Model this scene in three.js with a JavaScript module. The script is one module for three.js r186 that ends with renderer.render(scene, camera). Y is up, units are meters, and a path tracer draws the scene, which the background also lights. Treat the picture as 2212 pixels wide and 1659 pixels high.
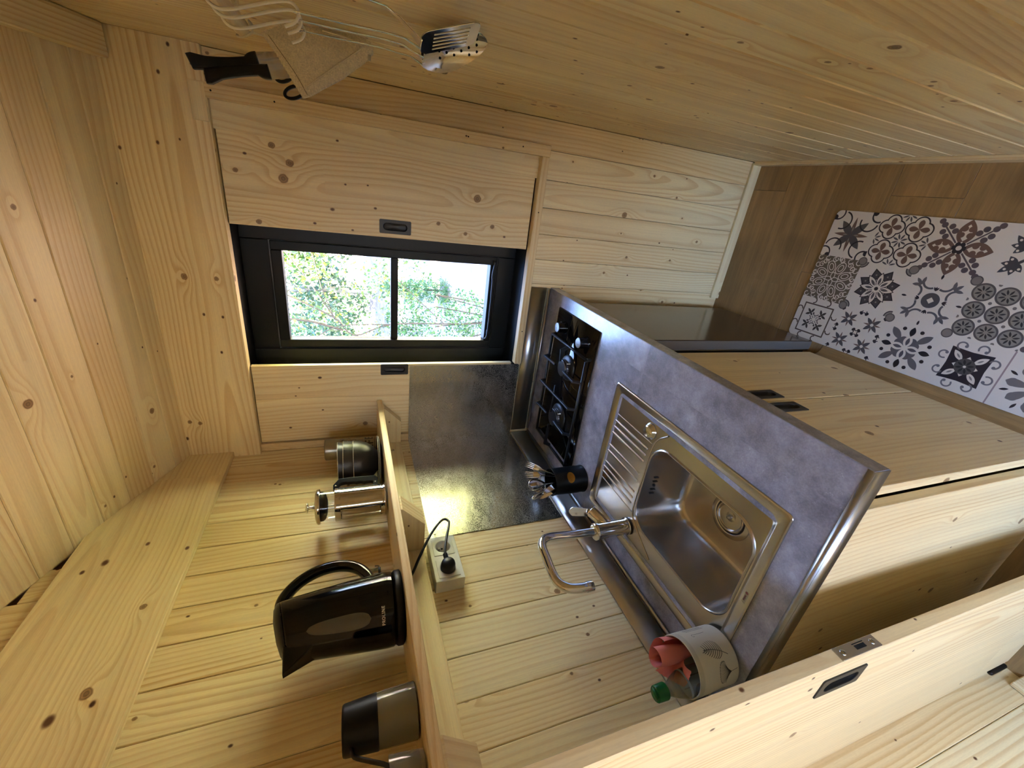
import * as THREE from 'three';
import { RoundedBoxGeometry } from 'three/addons/geometries/RoundedBoxGeometry.js';
import { TextGeometry } from 'three/addons/geometries/TextGeometry.js';
import { FontLoader } from 'three/addons/loaders/FontLoader.js';
import { mergeGeometries, mergeVertices, toCreasedNormals } from 'three/addons/utils/BufferGeometryUtils.js';

// ---------------------------------------------------------------- camera (the photo is stored on its side: world up points to the picture's left)
const scene = new THREE.Scene();
const camera = new THREE.PerspectiveCamera(85.5976, 2212 / 1659, 0.05, 200);
camera.position.set(0.943, 1.542, 1.45);
camera.quaternion.setFromRotationMatrix(new THREE.Matrix4().makeBasis(
  new THREE.Vector3(0.122048, -0.936309, 0.329288), new THREE.Vector3(0.903339, -0.032661, -0.427683), new THREE.Vector3(0.411198, 0.349656, 0.841818)));
scene.add(camera);

// ---------------------------------------------------------------- sky, sun, exposure
{
  const W = 256, H = 128, d = new Float32Array(W * H * 4);
  for (let j = 0; j < H; j++) {
    const el = ((j + 0.5) / H - 0.5) * Math.PI, up = Math.max(0, Math.sin(el)), k = Math.pow(up, 0.5);
    for (let i = 0; i < W; i++) {
      const o = (j * W + i) * 4;
      d[o] = el < 0 ? 0.35 : 0.80 * (1 - k) + 0.16 * k; d[o + 1] = el < 0 ? 0.34 : 0.92 * (1 - k) + 0.38 * k; d[o + 2] = el < 0 ? 0.28 : 1.05 * (1 - k) + 1.0 * k; d[o + 3] = 1;
    }
  }
  const t = new THREE.DataTexture(d, W, H, THREE.RGBAFormat, THREE.FloatType);
  t.mapping = THREE.EquirectangularReflectionMapping; t.magFilter = t.minFilter = THREE.LinearFilter; t.needsUpdate = true;
  scene.background = t; scene.environment = t;
  scene.backgroundIntensity = 3.8; scene.environmentIntensity = 3.8;
}
const sun = new THREE.DirectionalLight(new THREE.Color(1.0, 0.93, 0.82), 34.0);
sun.position.set(-6, 10, 1.2); sun.target.position.set(0, 0, -1); sun.castShadow = true;
Object.assign(sun.shadow.camera, { left: -10, right: 10, top: 10, bottom: -10, near: 0.5, far: 40 });
sun.shadow.mapSize.set(2048, 2048); scene.add(sun, sun.target);

const renderer = new THREE.WebGLRenderer({ antialias: true });
renderer.toneMapping = THREE.LinearToneMapping;
renderer.toneMappingExposure = 6.6;
renderer.shadowMap.enabled = true;

// ---------------------------------------------------------------- numbers
let seedState = 12345;
const rnd = () => { seedState = (seedState + 0x6d2b79f5) | 0; let t = Math.imul(seedState ^ (seedState >>> 15), 1 | seedState); t = (t + Math.imul(t ^ (t >>> 7), 61 | t)) ^ t; return ((t ^ (t >>> 14)) >>> 0) / 4294967296; };
const rr = (a, b) => a + (b - a) * rnd();
const sm = (a, b, x) => { const t = Math.min(1, Math.max(0, (x - a) / (b - a))); return t * t * (3 - 2 * t); };
const HT = new Float32Array(65536); for (let i = 0; i < 65536; i++) HT[i] = rnd();
const vn = (x, y, s = 0) => { // value noise 0..1
  const xi = Math.floor(x), yi = Math.floor(y); let fx = x - xi, fy = y - yi; fx = fx * fx * (3 - 2 * fx); fy = fy * fy * (3 - 2 * fy);
  const a = (xi + s * 37) & 255, b = (xi + 1 + s * 37) & 255, c = ((yi + s * 91) & 255) << 8, e = ((yi + 1 + s * 91) & 255) << 8;
  return (HT[a | c] * (1 - fx) + HT[b | c] * fx) * (1 - fy) + (HT[a | e] * (1 - fx) + HT[b | e] * fx) * fy;
};
const fbm = (x, y, s = 0) => vn(x, y, s) * 0.5 + vn(x * 2.1, y * 2.1, s + 1) * 0.27 + vn(x * 4.3, y * 4.3, s + 2) * 0.15 + vn(x * 8.7, y * 8.7, s + 3) * 0.08;
const V = (x, y, z) => new THREE.Vector3(x, y, z);

// ---------------------------------------------------------------- textures
const dataTex = (w, h, data, srgb = true) => {
  const t = new THREE.DataTexture(data, w, h, THREE.RGBAFormat); t.colorSpace = srgb ? THREE.SRGBColorSpace : THREE.NoColorSpace;
  t.wrapS = t.wrapT = THREE.RepeatWrapping; t.magFilter = THREE.LinearFilter; t.minFilter = THREE.LinearMipmapLinearFilter; t.generateMipmaps = true; t.needsUpdate = true; return t;
};
// Spruce board: growth rings cut lengthwise, bent round knots. L x W metres, knots [along, across, radius] about the middle.
function woodTexture(seed, w, h, L, W, knots, pins, o = {}) {
  const d = new Uint8Array(w * h * 4), e = o.early ?? [230, 211, 165], l = o.late ?? [205, 169, 114], kc = [146, 104, 62];
  const sp = o.spacing ?? 0.010, c0 = (o.center ?? 0) * W, contrast = o.contrast ?? 1;
  for (let i = 0; i < w; i++) {
    const s = (i / w - 0.5) * L, wob = 0.055 * (vn(s * 0.9 + 7, 3.3, seed) - 0.5) * Math.min(1, W / 0.2) + 0.010 * (vn(s * 4, 9.1, seed + 1) - 0.5);
    const dep = 0.022 + 0.075 * vn(s * 0.75 + 31, 5.7, seed + 2), near = knots.filter((k) => Math.abs(k[0] - s) < k[2] * 9);
    for (let j = 0; j < h; j++) {
      const t = (j / h - 0.5) * W, tt = t - c0 - wob - 0.005 * (vn(s * 6, t * 40, seed + 3) - 0.5);
      let g = Math.sqrt(tt * tt + dep * dep) / sp + 0.55 * (vn(s * 3.5, t * 14, seed + 4) - 0.5), kd = 0, kr = 0;
      for (const k of near) {
        const dx = (s - k[0]) * 0.42, dy = t - k[1], q = dx * dx + dy * dy;
        g += 2.6 * Math.min(1, k[2] / 0.010) * Math.exp(-q / (2 * (k[2] * 1.5) ** 2)) ;
        const rx = (s - k[0]) / 1.15, rad = Math.sqrt(rx * rx + dy * dy) * (1 + 0.22 * (vn(Math.atan2(dy, rx) * 1.6 + 9, k[2] * 900, seed) - 0.5)) / k[2];
        if (rad < 1.7) { const m = 1 - sm(0.82, 1.1, rad); if (m > kd) { kd = m; kr = rad; } }
      }
      let pd = 0; for (const k of pins) { const dx = (s - k[0]) / 1.4, dy = t - k[1], q = Math.sqrt(dx * dx + dy * dy) / k[2]; if (q < 1.6) pd = Math.max(pd, 1 - sm(0.5, 1.5, q)); }
      const f = g - Math.floor(g), lateAmt = sm(0.35, 0.9, f) * (1 - sm(0.93, 1.0, f)) * (0.28 + 0.75 * vn(s * 1.3, g * 0.31, seed + 5)) * contrast;
      const streak = (vn(s * 9, t * 900, seed + 6) - 0.5) * 10 + (vn(s * 2, t * 60, seed + 7) - 0.5) * 13 + (vn(s * 160, t * 1700, seed + 8) - 0.5) * 7;
      const at = (j * w + i) * 4, ring = kd > 0 ? 0.82 + 0.18 * Math.sin(kr * 14) : 1;
      for (let c = 0; c < 3; c++) {
        let v = e[c] + (l[c] - e[c]) * lateAmt + streak * (c === 2 ? 0.8 : 1);
        v += (kc[c] * ring * (0.78 + 0.4 * kr) - v) * kd * 0.74; v += ([74, 40, 20][c] - v) * pd * 0.92;
        d[at + c] = Math.max(0, Math.min(255, v));
      }
      d[at + 3] = 255;
    }
  }
  return dataTex(w, h, d);
}
const knotsIn = (n, L, W, a, b) => Array.from({ length: n }, () => [rr(-0.48, 0.48) * L, rr(-0.42, 0.42) * W, rr(a, b)]);
const PL = { L: 2.4, W: 0.24 }, WL = { L: 1.6, W: 0.46 };
const wood = [];
for (let k = 0; k < 11; k++) wood.push({ ...PL, mat: new THREE.MeshStandardMaterial({ name: 'spruce plank', roughness: 0.46,
  map: woodTexture(k * 11 + 1, 2048, 256, PL.L, PL.W, [...knotsIn(7, PL.L, PL.W, 0.003, 0.006), ...knotsIn(2, PL.L, PL.W, 0.007, 0.011)], knotsIn(11, PL.L, PL.W, 0.0014, 0.0026), { center: rr(-0.35, 0.35), spacing: rr(0.008, 0.014), contrast: rr(0.55, 1.05), early: [[230, 211, 165], [226, 204, 156], [233, 217, 173]][k % 3] }) }) });
const wide = (seed, knots, pins, o, spec = WL) => ({ ...spec, mat: new THREE.MeshStandardMaterial({ name: 'spruce board', roughness: 0.45, map: woodTexture(seed, 2048, 512, spec.L, spec.W, knots, pins, o) }) });
const woodShutR = wide(201, [[0.308, -0.013, 0.012], [0.288, 0.029, 0.0095], [-0.261, -0.001, 0.012], [0.423, -0.006, 0.006], [0.449, 0.124, 0.009], [0.329, 0.067, 0.008], [-0.05, 0.14, 0.008], [-0.179, 0.14, 0.008], [0.381, -0.135, 0.007], [-0.322, -0.083, 0.007], [-0.23, -0.114, 0.006], [-0.137, -0.09, 0.006]],
  [[0.247, 0.114, 0.004], [0.396, 0.038, 0.003], [0.183, -0.081, 0.004], [0.144, -0.008, 0.0022], [0.06, -0.065, 0.003], [0.081, -0.003, 0.002], [0.234, -0.125, 0.003], [0.128, -0.135, 0.0025], [-0.369, -0.112, 0.003]], { center: -0.03, spacing: 0.0105, contrast: 0.8 });
const woodShutL = wide(223, [[0.106, -0.07, 0.008]], [[0.36, -0.069, 0.003], [0.24, 0.093, 0.002], [0.25, -0.003, 0.0025], [0.253, 0.062, 0.002], [0.172, 0.13, 0.004]], { center: 0.15, spacing: 0.011, contrast: 0.7 });
const woodFrieze = wide(241, [[0.03, 0.009, 0.008], [0.028, -0.068, 0.006], [-0.443, 0.073, 0.006], [-0.45, 0.046, 0.006]], [[0.559, 0.08, 0.004], [0.599, 0.012, 0.003], [0.575, -0.05, 0.003], [0.516, -0.021, 0.003], [0.364, 0.008, 0.003], [0.378, -0.04, 0.002], [0.341, 0.088, 0.003], [-0.08, -0.021, 0.003], [-0.087, -0.068, 0.003], [-0.201, -0.049, 0.003], [-0.505, 0.09, 0.004]], { center: -0.12, spacing: 0.009 });
const woodHigh = wide(261, [[-0.156, -0.054, 0.010], [-0.331, -0.079, 0.007]], [[-0.529, -0.022, 0.004], [-0.494, -0.115, 0.004], [-0.483, 0.046, 0.006], [-0.462, 0.08, 0.004], [-0.133, -0.072, 0.004], [-0.12, -0.018, 0.007]], { center: 0.2, spacing: 0.011, contrast: 0.55 });
const woodDoor = wide(283, knotsIn(4, 1.6, 0.46, 0.005, 0.008), knotsIn(9, 1.6, 0.46, 0.0015, 0.003), { center: 0.22, spacing: 0.0085, contrast: 0.75 });
const woodPanel = wide(307, knotsIn(8, 1.6, 0.46, 0.005, 0.009), knotsIn(16, 1.6, 0.46, 0.0015, 0.0035), { center: -0.15, spacing: 0.0115, contrast: 0.65 });
for (const x of [...wood, woodShutR, woodShutL, woodFrieze, woodHigh, woodDoor, woodPanel]) x.mat.map.anisotropy = 4;
const woodRound = new THREE.MeshStandardMaterial({ color: new THREE.Color('#cfa873'), roughness: 0.5, map: null });

// ---------------------------------------------------------------- plain materials
const S = (name, color, roughness = 0.5, metalness = 0, extra = {}) => new THREE.MeshPhysicalMaterial({ name, color: new THREE.Color(color), roughness, metalness, ...extra });
const MT = {
  blackFrame: S('black painted window', '#050706', 0.40, 0, { specularIntensity: 0.5 }), blackMatte: S('black plastic', '#060606', 0.40, 0, { specularIntensity: 0.55 }), blackGloss: S('glossy black plastic', '#030303', 0.09, 0, { specularIntensity: 0.75 }),
  darkSteel: S('dark anodised pull', '#2b2a29', 0.42, 0.3), steel: S('brushed steel', '#b9b6b0', 0.26, 1), steelSheet: S('steel sheet', '#aeaaa2', 1, 1), sinkSteel: S('sink steel', '#c2bfba', 0.24, 1),
  alu: S('aluminium trim', '#b4b6b6', 0.3, 1), chrome: S('chrome', '#dcdcdc', 0.05, 1), cutlery: S('polished steel', '#d2cfca', 0.09, 1), iron: S('cast iron', '#0f1012', 0.45, 0.1), burner: S('burner alloy', '#77777a', 0.4, 0.9),
  enamel: S('burner cap', '#15171a', 0.35), glassBlack: S('black glass', '#030304', 0.03), white: S('white plastic', '#d8d6cc', 0.35), hookWhite: S('white coated wire', '#fbf8f2', 0.4), screw: S('zinc screw', '#a8a6a0', 0.25, 1),
  fridge: S('dark metallic fridge door', '#5b4e42', 0.16, 0.75), fridgeSide: S('grey fridge trim', '#6e6c6a', 0.35, 0.5), gasket: S('dark gasket', '#17191b', 0.6), dark: S('dark hole', '#020202', 0.9),
  bowl: S('dark stoneware', '#27221d', 0.38), bowlRim: S('pale glaze rim', '#cfc6b2', 0.4), plate: S('dark plate', '#2c2826', 0.35), tin: S('old steel tin', '#a39c8a', 0.32, 0.85),
  cloth: S('pink cloth', '#e68a84', 0.95, 0, { sheen: 0.5, sheenColor: new THREE.Color('#ff9a94'), sheenRoughness: 0.6 }), linen: S('beige linen', '#b5a389', 0.95), green: S('green cap', '#035c22', 0.35),
  pot: S('off white ceramic', '#c3bfb0', 0.35), brass: S('brass plate', '#b07a2c', 0.35, 0.85), glass: new THREE.MeshPhysicalMaterial({ name: 'glass', color: 0xffffff, roughness: 0.0, transmission: 1, thickness: 0, ior: 1.5 }),
  smoke: new THREE.MeshPhysicalMaterial({ name: 'smoky plastic', color: new THREE.Color('#a9a690'), roughness: 0.08, transmission: 0.55, thickness: 0 }), petClear: new THREE.MeshPhysicalMaterial({ name: 'clear bottle', color: new THREE.Color('#c9cbbf'), roughness: 0.06, transmission: 0.8, thickness: 0 }),
  kettleWindow: S('translucent kettle window', '#5f5f58', 0.22), lightLine: S('pale print', '#c9c6bd', 0.5), cable: S('black cable', '#0a0a0a', 0.45),
};

{ const n = 512, d = new Uint8Array(n * n * 4); for (let j = 0; j < n; j++) for (let i = 0; i < n; i++) { const smear = sm(0.5, 0.7, fbm(i / 70, j / 26, 171)), p = rnd() < 0.5 - 0.15 * smear ? 14 + 12 * smear : 96 + 14 * fbm(i / 9, j / 3, 175), at = (j * n + i) * 4; d[at] = d[at + 1] = d[at + 2] = p; d[at + 3] = 255; } MT.steelSheet.roughnessMap = dataTex(n, n, d, false); MT.steelSheet.roughnessMap.repeat.set(2.5, 2.5); }

// ---------------------------------------------------------------- building
const used = new Map();
const numbered = (n) => { const k = (used.get(n) ?? -1) + 1; used.set(n, k); return k ? n + '_' + String(k).padStart(3, '0') : n; };
const put = (name, geo, mat, parent) => { const m = new THREE.Mesh(geo, mat); m.name = name; m.castShadow = m.receiveShadow = true; parent.add(m); return m; };
function thing(name, label, category, p = [0, 0, 0], group) {
  const o = new THREE.Group(); o.name = numbered(name); o.position.set(...p); o.userData = { label, category }; if (group) o.userData.group = group; scene.add(o); return o;
}
const structure = (name) => { const o = new THREE.Group(); o.name = name; o.userData = { kind: 'structure' }; scene.add(o); return o; };
const place = (m, x, y, z) => { m.position.set(x, y, z); return m; };

function geoFromTris(pos) { const g = new THREE.BufferGeometry(); g.setAttribute('position', new THREE.Float32BufferAttribute(pos, 3)); g.computeVertexNormals(); return g; }
function chamferBox(w, h, d, c = 0.0015) { // 44 triangles, flat chamfers
  const H = [w / 2, h / 2, d / 2], pos = [], v = (s, f) => [0, 1, 2].map((k) => s[k] * (k === f ? H[k] : H[k] - c));
  const tri = (a, b, e) => { const u = [0, 1, 2].map((k) => b[k] - a[k]), q = [0, 1, 2].map((k) => e[k] - a[k]), n = [u[1] * q[2] - u[2] * q[1], u[2] * q[0] - u[0] * q[2], u[0] * q[1] - u[1] * q[0]];
    const m = [0, 1, 2].map((k) => a[k] + b[k] + e[k]); (n[0] * m[0] + n[1] * m[1] + n[2] * m[2] > 0) ? pos.push(...a, ...b, ...e) : pos.push(...a, ...e, ...b); };
  const quad = (a, b, e, f) => { tri(a, b, e); tri(a, e, f); };
  for (let f = 0; f < 3; f++) for (const s of [-1, 1]) { const p = (f + 1) % 3, q = (f + 2) % 3, mk = (i, j) => { const r = [0, 0, 0]; r[f] = s; r[p] = i; r[q] = j; return v(r, f); }; quad(mk(-1, -1), mk(1, -1), mk(1, 1), mk(-1, 1)); }
  for (let e = 0; e < 3; e++) { const p = (e + 1) % 3, q = (e + 2) % 3; for (const i of [-1, 1]) for (const j of [-1, 1]) { const mk = (k, f) => { const r = [0, 0, 0]; r[e] = k; r[p] = i; r[q] = j; return v(r, f); }; quad(mk(-1, p), mk(1, p), mk(1, q), mk(-1, q)); } }
  for (const a of [-1, 1]) for (const b of [-1, 1]) for (const e of [-1, 1]) tri(v([a, b, e], 0), v([a, b, e], 1), v([a, b, e], 2));
  return geoFromTris(pos);
}
// uv in metres, grain along the given axis
function grainUV(g0, axis, spec, ou = 0.5, ov = 0.5, fu = 1, fv = 1) {
  const g = g0.index ? g0.toNonIndexed() : g0, P = g.attributes.position, N = g.attributes.normal, uv = new Float32Array(P.count * 2);
  for (let i = 0; i < P.count; i += 3) {
    const n = [0, 1, 2].map((k) => Math.abs(N.getComponent(i, k) + N.getComponent(i + 1, k) + N.getComponent(i + 2, k))), m = n.indexOf(Math.max(...n));
    const a = m === axis ? (axis + 1) % 3 : axis, b = [0, 1, 2].find((k) => k !== m && k !== a);
    for (let k = i; k < i + 3; k++) { uv[k * 2] = (fu * P.getComponent(k, a) * (m === axis ? 0.12 : 1)) / spec.L + ou; uv[k * 2 + 1] = (fv * P.getComponent(k, b)) / spec.W + ov; }
  }
  g.setAttribute('uv', new THREE.BufferAttribute(uv, 2)); return g;
}
function board(name, parent, p, size, axis, spec = null, c = 0.0015, off = null) {
  const s = spec ?? wood[Math.floor(rnd() * wood.length)];
  const o = off ?? (spec ? [0.5 + rr(-0.1, 0.1), 0.5 + rr(-0.1, 0.1), rnd() < 0.5 ? 1 : -1, rnd() < 0.5 ? 1 : -1] : [0.5 + rr(-0.03, 0.03), rr(0.24, 0.76), rnd() < 0.5 ? 1 : -1, rnd() < 0.5 ? 1 : -1]);
  return place(put(name, grainUV(chamferBox(...size, c), axis, s, ...o), s.mat, parent), ...p);
}
const rbox = (w, h, d, r = 0.002, seg = 2) => new RoundedBoxGeometry(w, h, d, seg, r);
const bx = (name, parent, p, size, mat, r = 0.0015) => place(put(name, r ? rbox(...size, Math.min(r, ...size.map((k) => k / 2.05))) : new THREE.BoxGeometry(...size), mat, parent), ...p);
const cyl = (r0, r1, h, n = 32) => new THREE.CylinderGeometry(r0, r1, h, n);
const lathe = (pts, n = 48) => new THREE.LatheGeometry(pts.map(([x, y]) => new THREE.Vector2(x, y)), n);
const tube = (pts, r, n = 40, m = 10, closed = false) => new THREE.TubeGeometry(new THREE.CatmullRomCurve3(pts.map((q) => V(...q)), closed, 'catmullrom', 0.5), n, r, m, closed);
const roundRect = (w, h, r) => { const s = new THREE.Shape(), x = -w / 2, y = -h / 2; s.moveTo(x + r, y); s.lineTo(x + w - r, y); s.absarc(x + w - r, y + r, r, -Math.PI / 2, 0); s.lineTo(x + w, y + h - r); s.absarc(x + w - r, y + h - r, r, 0, Math.PI / 2); s.lineTo(x + r, y + h); s.absarc(x + r, y + h - r, r, Math.PI / 2, Math.PI); s.lineTo(x, y + r); s.absarc(x + r, y + r, r, Math.PI, 1.5 * Math.PI); return s; };
const extrude = (shape, depth, bevel = 0, seg = 2, curve = 10) => new THREE.ExtrudeGeometry(shape, { depth, curveSegments: curve, bevelEnabled: bevel > 0, bevelThickness: bevel, bevelSize: bevel, bevelSegments: seg, bevelOffset: -bevel });
function loft(rings, closeEnds = [false, false], flip = false) { // rings: arrays of [x,y,z], same length
  const n = rings[0].length, pos = [], idx = []; for (const r of rings) for (const q of r) pos.push(...q);
  for (let i = 0; i < rings.length - 1; i++) for (let j = 0; j < n; j++) { const a = i * n + j, b = i * n + (j + 1) % n, c = a + n, e = b + n; flip ? idx.push(a, c, b, b, c, e) : idx.push(a, b, c, b, e, c); }
  closeEnds.forEach((on, k) => { if (!on) return; const r = k ? rings[rings.length - 1] : rings[0], base = k ? (rings.length - 1) * n : 0, m = [0, 1, 2].map((q) => r.reduce((s, p) => s + p[q], 0) / n), at = pos.length / 3; pos.push(...m); for (let j = 0; j < n; j++) (k ? !flip : flip) ? idx.push(base + j, base + (j + 1) % n, at) : idx.push(base + (j + 1) % n, base + j, at); });
  const g = new THREE.BufferGeometry(); g.setAttribute('position', new THREE.Float32BufferAttribute(pos, 3)); g.setIndex(idx); g.computeVertexNormals(); return g;
}
const rrRing = (w, d, r, y, n = 8, cx = 0, cz = 0) => { const out = []; [[1, 1, 0], [-1, 1, 1], [-1, -1, 2], [1, -1, 3]].forEach(([sx, sz, q]) => { for (let k = 0; k <= n; k++) { const a = (q + k / n) * Math.PI / 2; out.push([cx + sx * (w / 2 - r) + r * Math.cos(a), y, cz + sz * (d / 2 - r) + r * Math.sin(a)]); } }); return out; };
const planeUV = (g, f) => { const P = g.attributes.position, uv = new Float32Array(P.count * 2); for (let i = 0; i < P.count; i++) { const [u, v] = f(P.getX(i), P.getY(i), P.getZ(i)); uv[2 * i] = u; uv[2 * i + 1] = v; } g.setAttribute('uv', new THREE.BufferAttribute(uv, 2)); return g; };
const canvasTex = (w, h, draw) => { const c = document.createElement('canvas'); c.width = w; c.height = h; draw(c.getContext('2d'), w, h); const t = new THREE.CanvasTexture(c); t.colorSpace = THREE.SRGBColorSpace; t.anisotropy = 4; return t; };
// ================================================================ THE ROOM
const W = 1.18, CEIL0 = 2.068, CS = 0.385, ceilY = (z) => CEIL0 + CS * z, RIDGE = 1.75, REAR = 2.25;
const slope = Math.atan(CS), backing = S('wall sheathing', '#8a6f4c', 0.9);

// left wall: vertical tongue-and-groove boards
const wallLeft = structure('wall_left');
for (let k = -6; k < 16; k++) { const z0 = 0.5327 + 0.0903 * k, z1 = z0 + 0.0903, a = Math.max(0, z0), h = ceilY(a) + 0.02; if (z1 <= 0.01) continue;
  board('plank', wallLeft, [-0.007, h / 2, (a + z1) / 2], [0.014, h, z1 - a - 0.0009], 1, null, 0.0016); }
bx('sheathing', wallLeft, [-0.07, 1.6, 1.8], [0.1, 3.4, 4.1], backing, 0);
bx('lining', wallLeft, [-0.010, 1.5, 2.85], [0.018, 3.0, 1.74], wood[2].mat, 0);

// right wall
const wallRight = structure('wall_right');
for (let k = -4; k < 19; k++) { const z0 = 0.3093 + 0.0855 * k, z1 = z0 + 0.0855, a = Math.max(0, z0), h = ceilY(a) + 0.03; if (z1 <= 0.01) continue;
  board('plank', wallRight, [W + 0.007, h / 2, (a + z1) / 2], [0.014, h, z1 - a - 0.0006], 1, null, 0.0030); }
{ // sheathing and inner lining behind the photographer
  const zs = 0.3093 + 0.0855 * 19;
  bx('sheathing', wallRight, [W + 0.075, 1.6, (zs - 0.25) / 2], [0.12, 3.4, zs + 0.25], backing, 0);
  for (const [y0, y1, z0, z1] of [[0, 3.3, zs, REAR + 0.1]]) bx('lining', wallRight, [W + 0.068, (y0 + y1) / 2, (z0 + z1) / 2], [0.134, y1 - y0, z1 - z0], wood[4].mat, 0);
}
// back wall: boards around the shutter opening (x 0.033..1.070, y 0.950..1.872)
const wallBack = structure('wall_back');
const OX0 = 0.033, OX1 = 1.070, OY0 = 0.950, OY1 = 1.872;
for (let k = -1; k < 14; k++) { const x0 = 0.653 + 0.088 * (k - 8), x1 = Math.min(W, x0 + 0.088), a = Math.max(0, x0); if (x1 <= 0.003) continue;
  const h = x1 > 1.06 ? 1.90 : 0.925; board('plank', wallBack, [(a + x1) / 2, h / 2, -0.007], [x1 - a - 0.0009, h, 0.014], 1, null, 0.0014); }
bx('corner_plank', wallBack, [0.0145, 1.40, -0.007], [0.029, 0.95, 0.014], wood[1].mat, 0);
board('frieze_board', wallBack, [0.59, 1.983, 0.002], [1.18, 0.225, 0.036], 0, woodFrieze, 0.001, [0.5, 0.5, 1, 1]);
{ // outer shell with the window hole, and the black shutter pocket
  const z = -0.19, x0 = 0.30, x1 = 0.765, y0 = 0.965, y1 = 1.845;
  for (const [a, b, c, e] of [[-0.2, x0, -0.1, 2.5], [x1, W + 0.2, -0.1, 2.5], [x0, x1, -0.1, y0], [x0, x1, y1, 2.5]]) bx('sheathing', wallBack, [(a + b) / 2, (c + e) / 2, z], [b - a, e - c, 0.12], MT.blackFrame, 0);
  bx('pocket_lining', wallBack, [(OX0 + OX1) / 2, OY1 + 0.012, -0.065], [OX1 - OX0 + 0.04, 0.02, 0.13], MT.blackFrame, 0);
  bx('pocket_lining', wallBack, [(OX0 + OX1) / 2, OY0 - 0.012, -0.065], [OX1 - OX0 + 0.04, 0.02, 0.13], MT.blackFrame, 0);
  for (const x of [OX0 - 0.012, OX1 + 0.012]) bx('pocket_lining', wallBack, [x, (OY0 + OY1) / 2, -0.075], [0.02, OY1 - OY0, 0.11], MT.blackFrame, 0);
}
const trim = (n, p, s, axis) => { const o = structure('trim_' + n); board('strip', o, p, s, axis, null, 0.0015); return o; };
const trimR = trim(1, [1.0875, 1.414, 0.006], [0.034, 0.985, 0.030], 1);
const trimB = trim(2, [0.702, 0.936, 0.006], [0.737, 0.027, 0.030], 0);
trim(3, [1.06, 1.8895, 0.0165], [0.085, 0.035, 0.010], 0);
for (const [x, y, p] of [[1.0875, 1.86, trimR], [1.0875, 1.72, trimR], [1.088, 1.20, trimR], [1.088, 1.02, trimR], [0.9, 0.936, trimB], [0.47, 0.936, trimB]]) { const s = put('screw_hole', cyl(0.0022, 0.0022, 0.002, 12), MT.dark, p); s.rotation.x = Math.PI / 2; s.position.set(x, y, 0.0205); }
// left high board under the roof slope
{ const o = structure('trim_4'), s = new THREE.Shape(); const zc = (2.208 - CEIL0) / CS; s.moveTo(0.020, 1.951); s.lineTo(2.0, 1.951); s.lineTo(2.0, 2.208); s.lineTo(zc, 2.208); s.lineTo(0.020, ceilY(0.02));
  const g = extrude(s, 0.018, 0.001, 1); g.rotateY(-Math.PI / 2); g.translate(0.0195, 0, 0); // shape x -> z
  g.translate(0, -2.08, -0.95); const m = put('board', grainUV(g, 2, woodHigh, 0.5, 0.5, 1, 1), woodHigh.mat, o); m.position.set(0, 2.08, 0.95); }
// ceiling boards run across the room and climb towards the camera
const ceiling = structure('ceiling');
for (let k = -2; k < 24; k++) { const z0 = Math.max(0.0, 0.1555 + 0.0782 * k), z1 = 0.1555 + 0.0782 * (k + 1), zm = (z0 + z1) / 2; if (z1 < 0.01) continue;
  const b = board('plank', ceiling, [0.59, 0, 0], [1.18, 0.014, (z1 - z0) / Math.cos(slope) - 0.0007], 0, null, 0.0022); b.rotation.x = -slope; b.position.set(0.59, ceilY(zm) + 0.007 * Math.cos(slope), zm - 0.007 * Math.sin(slope)); }
for (const [za, zb, ya, yb] of [[-0.6, RIDGE + 0.05, ceilY(-0.6), ceilY(RIDGE + 0.05)], [RIDGE, REAR + 0.4, ceilY(RIDGE), ceilY(RIDGE) - CS * (REAR + 0.4 - RIDGE)]]) {
  const len = Math.hypot(zb - za, yb - ya), m = bx('roof_panel', ceiling, [0.59, 0, 0], [1.9, 0.1, len], wood[5].mat, 0), a = Math.atan2(yb - ya, zb - za); m.rotation.x = -a; m.position.set(0.59, (ya + yb) / 2 + 0.068, (za + zb) / 2 - 0.02); }
{ // batten where the roof meets the right wall
  const o = structure('trim_5'), m = board('board', o, [0, 0, 0], [0.066, 0.030, 2.1], 2, null, 0.003); m.rotation.x = -slope; const zm = 0.02 + 1.05 * Math.cos(slope); m.position.set(W - 0.034, ceilY(zm) - 0.0155, zm + 0.006); }
// rear wall with a glazed garden door behind the photographer
{ const o = structure('wall_rear'); for (const [a, b, c, e] of [[-0.15, 0.50, 0, 2.75], [1.08, 1.35, 0, 2.75], [0.50, 1.08, 2.04, 2.75]]) bx('panel', o, [(a + b) / 2, (c + e) / 2, REAR + 0.06], [b - a, e - c, 0.12], wood[6].mat, 0);
  const d = structure('door_1'); for (const [a, b, c, e] of [[0.50, 0.57, 0.02, 2.04], [1.01, 1.08, 0.02, 2.04], [0.57, 1.01, 1.96, 2.04], [0.57, 1.01, 0.02, 0.12]]) bx('frame', d, [(a + b) / 2, (c + e) / 2, REAR + 0.05], [b - a, e - c, 0.06], MT.blackFrame, 0.003);
  bx('pane', d, [0.79, 1.04, REAR + 0.05], [0.44, 1.84, 0.006], MT.glass, 0); bx('door_handle', d, [0.535, 1.02, REAR + 0.005], [0.022, 0.12, 0.02], MT.darkSteel, 0.004); }
{ // tall storage cabinet on the right wall behind the photographer
  const o = thing('wall_cupboard', 'pine wall cupboard hung high on the right wall, behind the viewpoint', 'cupboard', [0.975, 0.62, 1.80]);
  board('carcass', o, [0, 0.63, 0], [0.41, 1.26, 0.40], 1, wood[3], 0.002); for (const s of [-1, 1]) board('door', o, [-0.214, 0.63, s * 0.099], [0.018, 1.24, 0.194], 1, wood[5], 0.002); }
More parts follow.
